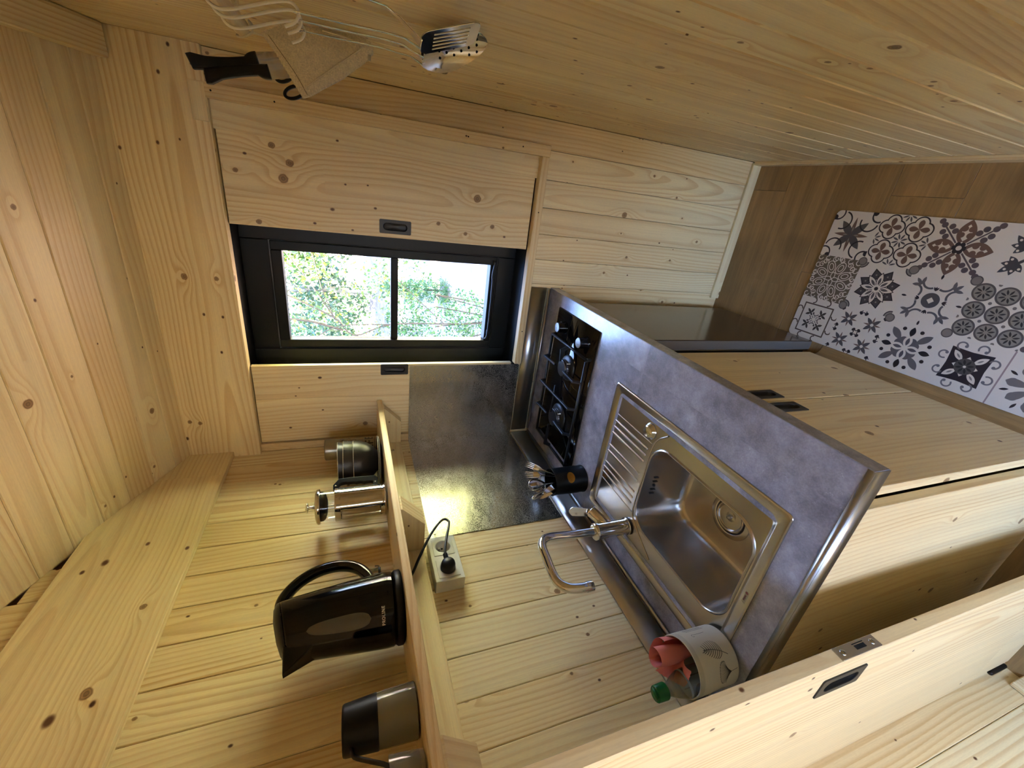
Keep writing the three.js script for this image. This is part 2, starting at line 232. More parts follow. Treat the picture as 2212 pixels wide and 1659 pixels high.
// the kitchen window: black frame, sash, glazing bar, two panes
{ const o = structure('window_1'), zf = -0.135, f = (x0, x1, y0, y1, d, zz, n = 'window_frame') => bx(n, o, [(x0 + x1) / 2, (y0 + y1) / 2, zz], [x1 - x0, y1 - y0, d], MT.blackFrame, 0.003);
  f(0.25, 0.349, 0.93, 1.875, 0.06, zf - 0.015); f(0.72, 0.80, 0.93, 1.875, 0.06, zf - 0.015); f(0.349, 0.72, 1.795, 1.875, 0.06, zf - 0.015); f(0.349, 0.72, 0.93, 1.015, 0.06, zf - 0.015);
  const zs = -0.150; f(0.351, 0.380, 1.017, 1.793, 0.045, zs, 'sash'); f(0.688, 0.718, 1.017, 1.793, 0.045, zs, 'sash'); f(0.380, 0.688, 1.760, 1.793, 0.045, zs, 'sash'); f(0.380, 0.688, 1.017, 1.042, 0.045, zs, 'sash');
  f(0.380, 0.688, 1.388, 1.414, 0.024, -0.150, 'glazing_bar');
  for (const [y0, y1] of [[1.042, 1.388], [1.414, 1.760]]) bx('pane', o, [0.534, (y0 + y1) / 2, -0.158], [0.308, y1 - y0, 0.004], MT.glass, 0);
  // casement stay on the bottom rail
  const st = put('casement_stay', mergeGeometries([tube([[0.39, 1.040, -0.118], [0.41, 1.034, -0.112], [0.5, 1.032, -0.111], [0.62, 1.033, -0.111], [0.65, 1.036, -0.111], [0.70, 1.030, -0.112]], 0.0035, 40, 8), rbox(0.02, 0.018, 0.012, 2, 0.003).translate(0.70, 1.030, -0.122), rbox(0.02, 0.016, 0.012, 2, 0.003).translate(0.42, 1.03, -0.122)].map((g) => g.index ? g.toNonIndexed() : g)), MT.darkSteel, o); }

// floor: oak-look vinyl planks running across the room
const vinyl = (() => { const w = 1024, h = 256, mk = (seed) => { const d = new Uint8Array(w * h * 4); for (let j = 0; j < h; j++) for (let i = 0; i < w; i++) { const s = i / w * 1.2, t = j / h * 0.18, g = vn(s * 3.5, t * 55, seed) * 0.5 + vn(s * 14, t * 260, seed + 1) * 0.3 + vn(s * 60, t * 900, seed + 2) * 0.2, k = 0.74 + 0.30 * g, sp = vn(s * 7, t * 9, seed + 4), b = 1 - 0.13 * sm(0.62, 0.9, sp); const at = (j * w + i) * 4; d[at] = 184 * k * b; d[at + 1] = 148 * k * b; d[at + 2] = 96 * k * b; d[at + 3] = 255; } return new THREE.MeshStandardMaterial({ name: 'oak vinyl', map: dataTex(w, h, d), roughness: 0.42 }); }; return [mk(401), mk(421), mk(441)]; })();
const floor = structure('floor'); const VS = { L: 1.2, W: 0.18 };
for (let k = 0; k < 21; k++) { const z0 = -0.02 + k * 0.18, cut = k % 3 === 0 ? 1.083 : k % 3 === 1 ? 0.55 : 0.82; for (const [a, b] of [[-0.05, cut], [cut, 1.23]]) { const m = vinyl[(k + (a < 0 ? 0 : 1)) % 3]; const g = grainUV(chamferBox(b - a - 0.0006, 0.02, 0.1794, 0.0007), 0, VS, rr(0, 1), 0.5 + rr(-0.1, 0.1)); place(put('plank', g, m, floor), (a + b) / 2, -0.01, z0 + 0.09); } }
bx('subfloor', floor, [0.6, -0.075, 1.8], [1.9, 0.1, 4.4], backing, 0);
const skirt = (name, p, s, axis) => { const o = structure(name); board('board', o, p, s, axis, null, 0.002); };
skirt('baseboard_back', [0.905, 0.021, 0.006], [0.54, 0.042, 0.013], 0);
skirt('baseboard_right', [W - 0.0055, 0.021, 1.15], [0.013, 0.042, 2.28], 2);
skirt('baseboard_left', [0.008, 0.03, 1.62], [0.014, 0.06, 0.62], 2);
// ================================================================ SHUTTERS, SPLASHBACKS
const slotShape = (w, h, L, R) => { const s = roundRect(w, h, 0.004), p = new THREE.Path(); p.moveTo(-L / 2 + R, -R); p.lineTo(L / 2 - R, -R); p.absarc(L / 2 - R, 0, R, -Math.PI / 2, Math.PI / 2); p.lineTo(-L / 2 + R, R); p.absarc(-L / 2 + R, 0, R, Math.PI / 2, 1.5 * Math.PI); s.holes.push(p); return s; };
function pulledPanel(name, parent, p, size, spec, off, hole) { // panel in the xy plane with the slot of a flush pull cut through it
  const s = new THREE.Shape(); const [w, h, t] = size; s.moveTo(-w / 2, -h / 2); s.lineTo(w / 2, -h / 2); s.lineTo(w / 2, h / 2); s.lineTo(-w / 2, h / 2); s.closePath();
  const q = new THREE.Path(); q.moveTo(hole[0] - 0.013, hole[1] - 0.038); q.lineTo(hole[0] + 0.013, hole[1] - 0.038); q.lineTo(hole[0] + 0.013, hole[1] + 0.038); q.lineTo(hole[0] - 0.013, hole[1] + 0.038); q.closePath(); s.holes.push(q);
  const g = extrude(s, t - 0.0024, 0.0012, 1); g.translate(0, 0, -t / 2 + 0.0012); return place(put(name, grainUV(g, 1, spec, ...off), spec.mat, parent), ...p); }
function flushPull(parent, p, rot) { // plate in local xy, long side along x, front +z
  const plate = put('flush_pull', extrude(slotShape(0.098, 0.042, 0.074, 0.011), 0.0015, 0.0006, 2), MT.darkSteel, parent); plate.position.set(...p); plate.rotation.set(...rot);
  const cup = []; for (const [k, z] of [[1, 0.0012], [0.98, -0.004], [0.9, -0.009]]) { const r = []; for (let i = 0; i < 40; i++) { const a = i / 40 * 2 * Math.PI, cx = Math.cos(a), sx = (Math.abs(cx) > 0.02 ? Math.sign(cx) : 0) * 0.026; r.push([(sx + 0.0113 * cx) * k, 0.0113 * Math.sin(a) * k, z]); } cup.push(r); }
  put('recess', loft(cup, [false, true], true), MT.darkSteel, plate); return plate;
}
{ const o = thing('sliding_shutter', 'wide knotty pine shutter panel beside the window, under the hanging utensils', 'shutter', [0.919, 1.411, -0.012]);
  pulledPanel('panel', o, [0, 0, 0], [0.294, 0.913, 0.018], woodShutR, [0.5, 0.5, 1, 1], [0.805 - 0.919, 0]);
  flushPull(o, [0.805 - 0.919, 0, 0.0085], [0, 0, Math.PI / 2]); }
{ const o = thing('sliding_shutter', 'narrower pine shutter panel of two boards behind the shelf end and splashback', 'shutter', [0.183, 1.411, -0.012]);
  board('panel', o, [-0.062, 0, 0], [0.171, 0.913, 0.018], 1, woodShutL, 0.0006, [0.5, 0.42, 1, 1]); pulledPanel('panel', o, [0.0856, 0, 0], [0.124, 0.913, 0.018], woodShutL, [0.45, 0.75, 1, 1], [0.310 - 0.183 - 0.0856, 0]);
  flushPull(o, [0.310 - 0.183, 0, 0.0085], [0, 0, Math.PI / 2]); }
const pan = (r = 0.004) => lathe([[0, r * 0.5], [r * 0.55, r * 0.46], [r * 0.9, r * 0.2], [r, 0]], 20);
function screwAt(parent, p, axis, r = 0.004, mat = MT.screw, name = 'screw') { const m = put(name, pan(r), mat, parent); m.position.set(...p); if (axis === 0) m.rotation.z = -Math.PI / 2; if (axis === 2) m.rotation.x = Math.PI / 2; return m; }
{ const o = thing('splashback', 'grey steel splashback sheet on the back wall behind the gas hob', 'splashback', [0, 0, 0]);
  const s = roundRect(0.323, 0.436, 0.006), m = put('sheet', extrude(s, 0.0012, 0.0002, 1), MT.steelSheet, o); m.position.set(0.1635, 1.139, 0.0235 - 0.021);
  for (const [x, y] of [[0.312, 0.935], [0.016, 0.935], [0.016, 1.34]]) screwAt(o, [x, y, 0.0042], 2, 0.0032); }
{ const o = thing('splashback', 'long grey steel splashback sheet on the left wall, mirroring the window', 'splashback', [0, 0, 0]);
  const m = put('sheet', extrude(roundRect(0.536, 0.436, 0.004), 0.0012, 0.0002, 1), MT.steelSheet, o); m.rotation.y = Math.PI / 2; m.position.set(0.0008, 1.139, 0.2705);
  for (const [y, z] of [[0.935, 0.018], [1.34, 0.018], [0.935, 0.52], [1.34, 0.525]]) screwAt(o, [0.0022, y, z], 0, 0.0032); }

// ================================================================ WORKTOP AND WHAT IS SET IN IT
const CY = 0.834; // top surface
const concrete = new THREE.MeshPhysicalMaterial({ name: 'grey concrete laminate', roughness: 0.25, ior: 1.8, map: (() => { const n = 1024, d = new Uint8Array(n * n * 4); for (let j = 0; j < n; j++) for (let i = 0; i < n; i++) { const x = i / n * 8, y = j / n * 8; let g = fbm(x * 1.3, y * 1.3, 51) * 0.6 + fbm(x * 5, y * 5, 57) * 0.3; g += 0.13 * (vn(x * 40, y * 40, 61) - 0.5); const sp = vn(x * 60, y * 60, 63) * vn(x * 9, y * 9, 67) > 0.74 ? 26 : 0, k = 152 + 80 * (g - 0.45) * 1.5 + sp, at = (j * n + i) * 4; d[at] = Math.min(255, k * 0.98); d[at + 1] = Math.min(255, k * 0.985); d[at + 2] = Math.min(255, k * 1.05); d[at + 3] = 255; } return dataTex(n, n, d); })() });
{ const o = thing('worktop', 'mottled grey laminate worktop with a metal end strip, holding sink and hob', 'worktop', [0, 0, 0]);
  // slab with cut-outs for the sink bowl (shape in x,z)
  const s = new THREE.Shape(); s.moveTo(0, 0); s.lineTo(0.641, 0); s.lineTo(0.641, 1.168); s.lineTo(0, 1.168); s.closePath(); const h = new THREE.Path(); h.moveTo(0.1, 0.57); h.lineTo(0.1, 1.08); h.lineTo(0.46, 1.08); h.lineTo(0.46, 0.57); h.closePath(); s.holes.push(h);
  const g = new THREE.ExtrudeGeometry(s, { depth: 0.034, bevelEnabled: true, bevelSize: 0.002, bevelThickness: 0.002, bevelOffset: -0.002, bevelSegments: 2 }); g.rotateX(Math.PI / 2); g.translate(0, CY - 0.002, 0);
  put('slab', grainUV(g, 2, { L: 0.7, W: 0.7 }, 0.1, 0.2), concrete, o);
  const e = put('end_strip', mergeGeometries([rbox(0.641, 0.037, 0.003, 2, 0.001).translate(0.3205, CY - 0.0175, 1.1695), rbox(0.641, 0.0025, 0.012, 2, 0.001).translate(0.3205, CY + 0.001, 1.165)]), MT.alu, o); }
{ const mk = (label, geos) => { const o = thing('upstand', label, 'trim', [0, 0, 0]); geos.forEach(([n, g]) => put(n, g, MT.alu, o)); };
  mk('brushed aluminium upstand along the left wall behind sink and tap', [['strip', rbox(0.011, 0.070, 1.15, 2, 0.002).translate(0.0062, 0.886, 0.587)], ['lip', rbox(0.018, 0.012, 1.15, 3, 0.005).translate(0.0105, 0.8445, 0.587)]]);
  mk('brushed aluminium upstand along the back wall behind the hob', [['strip', rbox(0.628, 0.070, 0.011, 2, 0.002).translate(0.329, 0.886, 0.0062)], ['lip', rbox(0.622, 0.012, 0.018, 3, 0.005).translate(0.331, 0.8445, 0.0105)]]); }
{ // sink: pressed flange, drainer, bowl
  const o = thing('sink', 'stainless steel inset sink with ribbed drainer and square bowl', 'sink', [0.281, CY, 0.821]);
  const FW = 0.430, FD = 0.566, deck = [];
  for (const [ins, y, r] of [[0, 0.0005, 0.010], [0.0005, 0.0032, 0.010], [0.004, 0.0042, 0.010], [0.008, 0.0034, 0.010], [0.020, 0.0026, 0.014], [0.0245, -0.0006, 0.016], [0.029, -0.0026, 0.018]]) deck.push(rrRing(FW - 2 * ins, FD - 2 * ins, r, y, 8));
  put('flange', loft(deck, [false, false], true), MT.sinkSteel, o);
  const bc = [0.009, 0.084], BW = 0.252, BD = 0.322; // bowl opening centre and size
  const sh = roundRect(FW - 0.058, FD - 0.058, 0.018), hole = new THREE.Path(); rrRing(BW + 0.012, BD + 0.012, 0.062, 0, 8, bc[0], bc[1]).forEach(([x, , z], i) => (i ? hole.lineTo(x, -z) : hole.moveTo(x, -z))); hole.closePath(); sh.holes.push(hole);
  const fl = new THREE.ShapeGeometry(sh, 8); fl.rotateX(-Math.PI / 2); fl.translate(0, -0.0026, 0); put('drainer_deck', fl, MT.sinkSteel, o);
  const rings = []; for (const [k, y, r] of [[0.012, -0.0026, 0.062], [0.007, 0.0012, 0.062], [0.002, 0.0012, 0.060], [-0.001, -0.003, 0.058], [-0.003, -0.012, 0.056], [-0.010, -0.06, 0.054], [-0.018, -0.105, 0.052], [-0.026, -0.125, 0.050], [-0.040, -0.138, 0.046], [-0.060, -0.1435, 0.040], [-0.10, -0.1455, 0.030]]) rings.push(rrRing(BW + k, BD + k, r, y, 8, bc[0], bc[1]));
  const n = rings[0].length, ring = []; for (let i = 0; i < n; i++) { const p = rings[rings.length - 1][i], a = Math.atan2(p[2] - bc[1], p[0] - bc[0]); ring.push([bc[0] + 0.043 * Math.cos(a), -0.1475, bc[1] + 0.043 * Math.sin(a)]); } rings.push(ring);
  put('bowl', loft(rings, [false, true], true), MT.sinkSteel, o);
  // ribs, step between drainer and bowl, plug control
  for (const x of [0.101, 0.081, 0.061, 0.018, -0.003, -0.042, -0.061, -0.080]) { const r = put('rib', new THREE.CapsuleGeometry(0.0042, 0.165, 4, 10), MT.sinkSteel, o); r.rotation.x = Math.PI / 2; r.scale.set(1, 1, 0.55); r.position.set(x, -0.0022, -0.186); }
  put('ridge', tube([[0.175, -0.0026, -0.045], [0.13, -0.0024, -0.082], [0.03, -0.0024, -0.086], [-0.09, -0.0024, -0.086], [-0.125, -0.0024, -0.06], [-0.17, -0.0026, 0.02]], 0.0024, 48, 8), MT.sinkSteel, o);
  for (const x of [0.124, -0.100]) put('ridge', tube([[x, -0.0026, -0.252], [x, -0.0026, -0.09]], 0.0016, 4, 8), MT.sinkSteel, o);
  const knob = put('plug_knob', lathe([[0, 0.011], [0.012, 0.0105], [0.0165, 0.008], [0.018, 0.003], [0.021, 0.0015], [0.022, -0.002]], 40), MT.chrome, o); knob.position.set(0.152, 0, -0.107);
  const dr = put('strainer', lathe([[0, -0.004], [0.012, -0.004], [0.013, -0.0065], [0.030, -0.0065], [0.0335, -0.003], [0.0345, 0.000], [0.038, 0.000], [0.039, -0.002]], 64), MT.steel, o); dr.position.set(bc[0], -0.142, bc[1]);
  put('drain_ring', lathe([[0.0385, -0.0445], [0.040, 0.0015], [0.045, 0.003], [0.055, 0.0018], [0.057, -0.001]], 64), MT.sinkSteel, o).position.set(bc[0], -0.1462, bc[1]);
  for (let k = 0; k < 18; k++) { const a = k / 18 * 2 * Math.PI, s = put('drain_slot', rbox(0.009, 0.001, 0.0022, 2, 0.0005), MT.dark, dr); s.position.set(0.0232 * Math.cos(a), -0.0064, 0.0232 * Math.sin(a)); s.rotation.y = -a; }
  put('strainer_knob', lathe([[0, 0.010], [0.004, 0.0098], [0.0045, 0.006], [0.003, 0.003], [0.006, 0]], 24), MT.steel, dr).position.set(0, -0.004, 0);
  for (const [x, w] of [[-0.026, 0.004], [-0.013, 0.004], [0, 0.007], [0.013, 0.004], [0.026, 0.004]]) { const s = put('overflow_hole', rbox(w, w === 0.007 ? 0.007 : 0.015, 0.002, 2, 0.0009), MT.dark, o); s.position.set(bc[0] - 0.01 + x, -0.036, bc[1] - BD / 2 + 0.0052); s.rotation.x = -0.09; }
  const logo = put('printed_mark', new THREE.PlaneGeometry(0.03, 0.009), new THREE.MeshStandardMaterial({ roughness: 0.5, transparent: true, map: canvasTex(240, 72, (c, w, h) => { c.clearRect(0, 0, w, h); c.fillStyle = '#7a3530'; c.beginPath(); c.moveTo(36, 4); c.lineTo(60, 36); c.lineTo(36, 68); c.lineTo(12, 36); c.fill(); c.font = 'bold 52px sans-serif'; c.fillText('teka', 78, 54); }) }), o); logo.rotation.set(-Math.PI / 2, 0, Math.PI); logo.position.set(0.0, 0.0034, 0.2705);
}
{ // mixer tap
  const o = thing('tap', 'chrome swivel mixer tap with flat paddle lever behind the sink', 'tap', [0.128, CY, 0.733]);
  put('body', lathe([[0, 0], [0.024, 0], [0.0245, 0.004], [0.0215, 0.006], [0.0215, 0.094], [0.023, 0.096], [0.023, 0.106], [0.016, 0.109], [0, 0.109]], 40), MT.chrome, o);
  put('spout', tube([[0, 0.10, 0], [0, 0.18, -0.004], [0.001, 0.238, -0.008], [0.002, 0.262, 0.000], [0.003, 0.274, 0.022], [0.004, 0.279, 0.060], [0.006, 0.284, 0.105], [0.007, 0.281, 0.134], [0.008, 0.264, 0.153], [0.008, 0.238, 0.160], [0.008, 0.218, 0.161]], 0.0115, 90, 18), MT.chrome, o);
  const noz = put('nozzle', lathe([[0.0085, 0], [0.0125, 0], [0.0125, 0.016], [0.0115, 0.017]], 28), MT.chrome, o); noz.position.set(0.008, 0.205, 0.161);
  const v = put('valve', lathe([[0, 0], [0.0185, 0], [0.0185, 0.034], [0.0178, 0.0355], [0.0185, 0.037], [0.0185, 0.058], [0.015, 0.062], [0, 0.063]], 36), MT.chrome, o); v.position.set(0.004, 0.058, -0.010); v.rotation.set(-1.15, 0, -0.18);
  const ls = new THREE.Shape(); ls.moveTo(-0.009, 0); ls.quadraticCurveTo(-0.013, 0.03, -0.0125, 0.058); ls.quadraticCurveTo(0, 0.078, 0.0125, 0.058); ls.quadraticCurveTo(0.013, 0.03, 0.009, 0); ls.closePath();
  const lv = put('lever', extrude(ls, 0.002, 0.0008, 2), MT.chrome, o); lv.position.set(0.010, 0.082, -0.062); lv.rotation.set(-0.28, 0.55, 0.0);
}
{ // two-burner gas hob, long side across the worktop
  const o = thing('gas_hob', 'black glass gas hob with two burners, cast iron grate and two knobs', 'hob', [0.340, CY, 0.254]);
  put('glass_plate', rbox(0.510, 0.007, 0.292, 3, 0.0028).translate(0, 0.0035, 0), MT.glassBlack, o);
  const rim = put('edge_trim', rbox(0.512, 0.003, 0.294, 2, 0.0012).translate(0, 0.0012, 0), MT.darkSteel, o);
  for (const z of [-0.072, 0.088]) { const k = put('knob', lathe([[0, 0.032], [0.0165, 0.032], [0.0175, 0.0305], [0.0185, 0.012], [0.0215, 0.004], [0.022, 0]], 40), MT.blackGloss, o); k.position.set(0.200, 0.007, z); put('knob_cap', lathe([[0, 0.0016], [0.0158, 0.0016], [0.0165, 0]], 40), MT.fridgeSide, k).position.set(0, 0.0318, 0); put('indicator', rbox(0.012, 0.0006, 0.0012, 1, 0.0002).translate(-0.006, 0.0336, 0), MT.lightLine, k); }
  const mark = put('printed_marks', mergeGeometries([[0.205, -0.112, 0.010, 0.0012], [0.205, -0.104, 0.010, 0.0012], [0.2005, -0.108, 0.0012, 0.008], [0.2095, -0.108, 0.0012, 0.008]].map(([x, z, w, d]) => new THREE.BoxGeometry(w, 0.0004, d).translate(x, 0.0072, z))), MT.lightLine, o);
  for (const [x, s] of [[0.075, 1], [-0.124, 1.12]]) {
    const b = put('burner', lathe([[0.046, 0], [0.045, 0.004], [0.040, 0.009], [0.032, 0.011], [0.0275, 0.012], [0.0275, 0.0225], [0, 0.0225]].map(([r, y]) => [r * s, y]), 56), MT.iron, o); b.position.set(x, 0.007, 0);
    put('flame_ring', lathe([[0.0282, 0.012], [0.0295, 0.013], [0.0295, 0.0185], [0.028, 0.0195]].map(([r, y]) => [r * s, y]), 56), MT.burner, b);
    const slots = []; for (let k = 0; k < 22; k++) { const a = k / 22 * 2 * Math.PI; slots.push(new THREE.BoxGeometry(0.0012, 0.005, 0.0022).translate(0.0296 * s, 0.0158, 0).rotateY(a)); } put('flame_slots', mergeGeometries(slots), MT.dark, b).userData.kind = 'stuff';
    put('burner_cap', lathe([[0.0295, 0.0205], [0.030, 0.0225], [0.029, 0.0262], [0.0265, 0.0275], [0, 0.0278]].map(([r, y]) => [r * s, y]), 56), MT.enamel, b);
    place(put('igniter', cyl(0.002, 0.0025, 0.012, 12), MT.white, b), 0.037 * s * 0.7, 0.016, 0.037 * s * 0.7);
  }
  // grate: rectangular frame on feet, raised bent fingers pointing at the burners
  const fr = put('grate', mergeGeometries([[-0.2515, 0, 0.011, 0.271], [0.157, 0, 0.011, 0.271], [-0.047, 0.130, 0.40, 0.011], [-0.047, -0.130, 0.40, 0.011]].map(([x, z, w, d]) => rbox(w, 0.012, d, 2, 0.0022).translate(x, 0.022, z))), MT.iron, o);
  for (const x of [-0.2515, 0.157]) for (const z of [-0.13, 0.13]) place(put('foot', cyl(0.006, 0.005, 0.014, 14), MT.iron, fr), x, 0.013, z);
  const finger = (x, z, dx, dz, len) => { const pr = new THREE.Shape(); pr.moveTo(0, 0); pr.lineTo(0.012, 0.024); pr.lineTo(len, 0.020); pr.lineTo(len, 0.013); pr.lineTo(0.020, 0.012); pr.lineTo(0.010, -0.006); pr.lineTo(0, -0.006); pr.closePath();
    const g = extrude(pr, 0.005, 0.0009, 1); g.translate(0, 0, -0.0025); const m = put('finger', g, MT.iron, fr); m.rotation.y = Math.atan2(-dz, dx); m.position.set(x, 0.026, z); };
  for (const bxp of [0.075, -0.124]) { finger(bxp, -0.130, 0, 1, 0.098); finger(bxp, 0.130, 0, -1, 0.098); }
  finger(0.157, 0, -1, 0, 0.056); finger(-0.2515, 0, 1, 0, 0.098);
  { const pr = new THREE.Shape(); pr.moveTo(-0.13, -0.004); pr.lineTo(-0.118, 0.024); pr.lineTo(0.118, 0.024); pr.lineTo(0.13, -0.004); pr.lineTo(0.120, -0.004); pr.lineTo(0.110, 0.015); pr.lineTo(-0.110, 0.015); pr.lineTo(-0.120, -0.004); pr.closePath(); const g = extrude(pr, 0.005, 0.0009, 1); g.translate(0, 0, -0.0025); const m = put('cross_bar', g, MT.iron, fr); m.rotation.y = -Math.PI / 2; m.position.set(-0.026, 0.026, 0); }
  { const m = put('cross_bar', rbox(0.11, 0.008, 0.005, 2, 0.0015), MT.iron, fr); m.position.set(-0.045, 0.045, 0.002); }
}

// ================================================================ CABINETS, FRIDGE, OPEN DOOR
{ const o = thing('base_cabinet', 'pine base cabinet with two flush-pull doors under the sink', 'cabinet', [0, 0, 0]);
  board('end_panel', o, [0.278, 0.40, 1.155], [0.556, 0.80, 0.019], 1, woodPanel, 0.001, [0.5, 0.38, 1, 1]);
  bx('side_panel', o, [0.278, 0.44, 0.520], [0.556, 0.72, 0.018], wood[3].mat, 0.001); bx('bottom_panel', o, [0.278, 0.085, 0.84], [0.55, 0.018, 0.61], wood[3].mat, 0.001); bx('rail', o, [0.545, 0.782, 0.84], [0.02, 0.034, 0.61], wood[3].mat, 0.001);
  const pl = put('plinth', grainUV(rbox(0.018, 0.072, 0.64, 2, 0.001), 2, VS, 0.2, 0.5), vinyl[0], o); pl.position.set(0.552, 0.036, 0.845);
  { const pr = new THREE.Shape(); pr.moveTo(0.560, 0.0005); pr.lineTo(0.598, 0.0005); pr.quadraticCurveTo(0.566, 0.004, 0.5635, 0.058); pr.lineTo(0.560, 0.058); pr.closePath(); const g = extrude(pr, 0.64); g.translate(0, 0, 0.525); put('cove', grainUV(g, 2, VS, 0.1, 0.4), vinyl[0], o); }
  for (const [z0, z1, s] of [[0.532, 0.842, 1], [0.846, 1.1446, -1]]) { const zc = (z0 + z1) / 2, hz = s * ((z1 - z0) / 2 - 0.030), d = pulledPanel('door', o, [0.5695, 0.438, zc], [z1 - z0, 0.736, 0.019], woodPanel, [0.5, s > 0 ? 0.62 : 0.3, s, 1], [-hz, 0.178]); d.rotation.y = Math.PI / 2;
    flushPull(d, [-hz, 0.178, 0.0092], [0, 0, Math.PI / 2]); }
}
{ const o = thing('fridge', 'small built-in fridge with glossy dark metallic door beside the base cabinet', 'fridge', [0, 0, 0]);
  bx('cabinet_body', o, [0.29, 0.40, 0.285], [0.53, 0.70, 0.42], MT.gasket, 0.004); bx('gasket', o, [0.568, 0.395, 0.290], [0.016, 0.69, 0.415], MT.gasket, 0.004);
  const d = bx('door', o, [0.590, 0.382, 0.2875], [0.030, 0.712, 0.425], MT.fridgeSide, 0.004); bx('door_skin', d, [0.0155, 0, 0], [0.003, 0.708, 0.421], MT.fridge, 0.001);
  const st = bx('handle_strip', d, [-0.0165, 0, 0.2055], [0.006, 0.70, 0.012], MT.steel, 0.002); }
{ const o = thing('narrow_door', 'open narrow pine door with steel latch plate and black recessed pull', 'door', [0, 0, 1.27]);
  pulledPanel('leaf', o, [0.2145, 0.99, 0.0005], [0.365, 1.93, 0.0190], woodDoor, [0.5, 0.5, 1, 1], [0.351 - 0.2145, 0.884 - 0.99]); board('edge_strip', o, [0.4020, 0.99, 0.0005], [0.0098, 1.93, 0.0194], 1, wood[6], 0.0008);
  const lp = put('latch_plate', extrude(roundRect(0.0175, 0.088, 0.001), 0.0016, 0.0004, 1), MT.steel, o); lp.rotation.y = Math.PI / 2; lp.position.set(0.4066, 0.870, 0.0005);
  put('latch_hole', new THREE.BoxGeometry(0.006, 0.022, 0.0006), MT.dark, lp).position.set(0, -0.006, 0.0018); put('latch_hole', new THREE.BoxGeometry(0.0012, 0.024, 0.0006), MT.dark, lp).position.set(0.005, -0.006, 0.0018);
  for (const y of [0.032, -0.033]) { const s = put('screw', pan(0.0045), MT.screw, lp); s.rotation.x = Math.PI / 2; s.position.set(0, y, 0.002); put('screw_recess', new THREE.BoxGeometry(0.0035, 0.0006, 0.001), MT.dark, s).position.set(0, 0.0022, 0); }
  flushPull(o, [0.351, 0.884, 0.0099], [0, 0, Math.PI / 2]);
  put('hinge', new THREE.CapsuleGeometry(0.0058, 0.064, 4, 12), MT.blackMatte, o).position.set(0.0255, 0.075, 0.0125); put('hinge', new THREE.CapsuleGeometry(0.0058, 0.064, 4, 12), MT.blackMatte, o).position.set(0.0255, 1.80, 0.0125);
  board('stop_strip', o, [0.012, 0.99, -0.002], [0.022, 1.96, 0.018], 1, wood[7], 0.0008); }

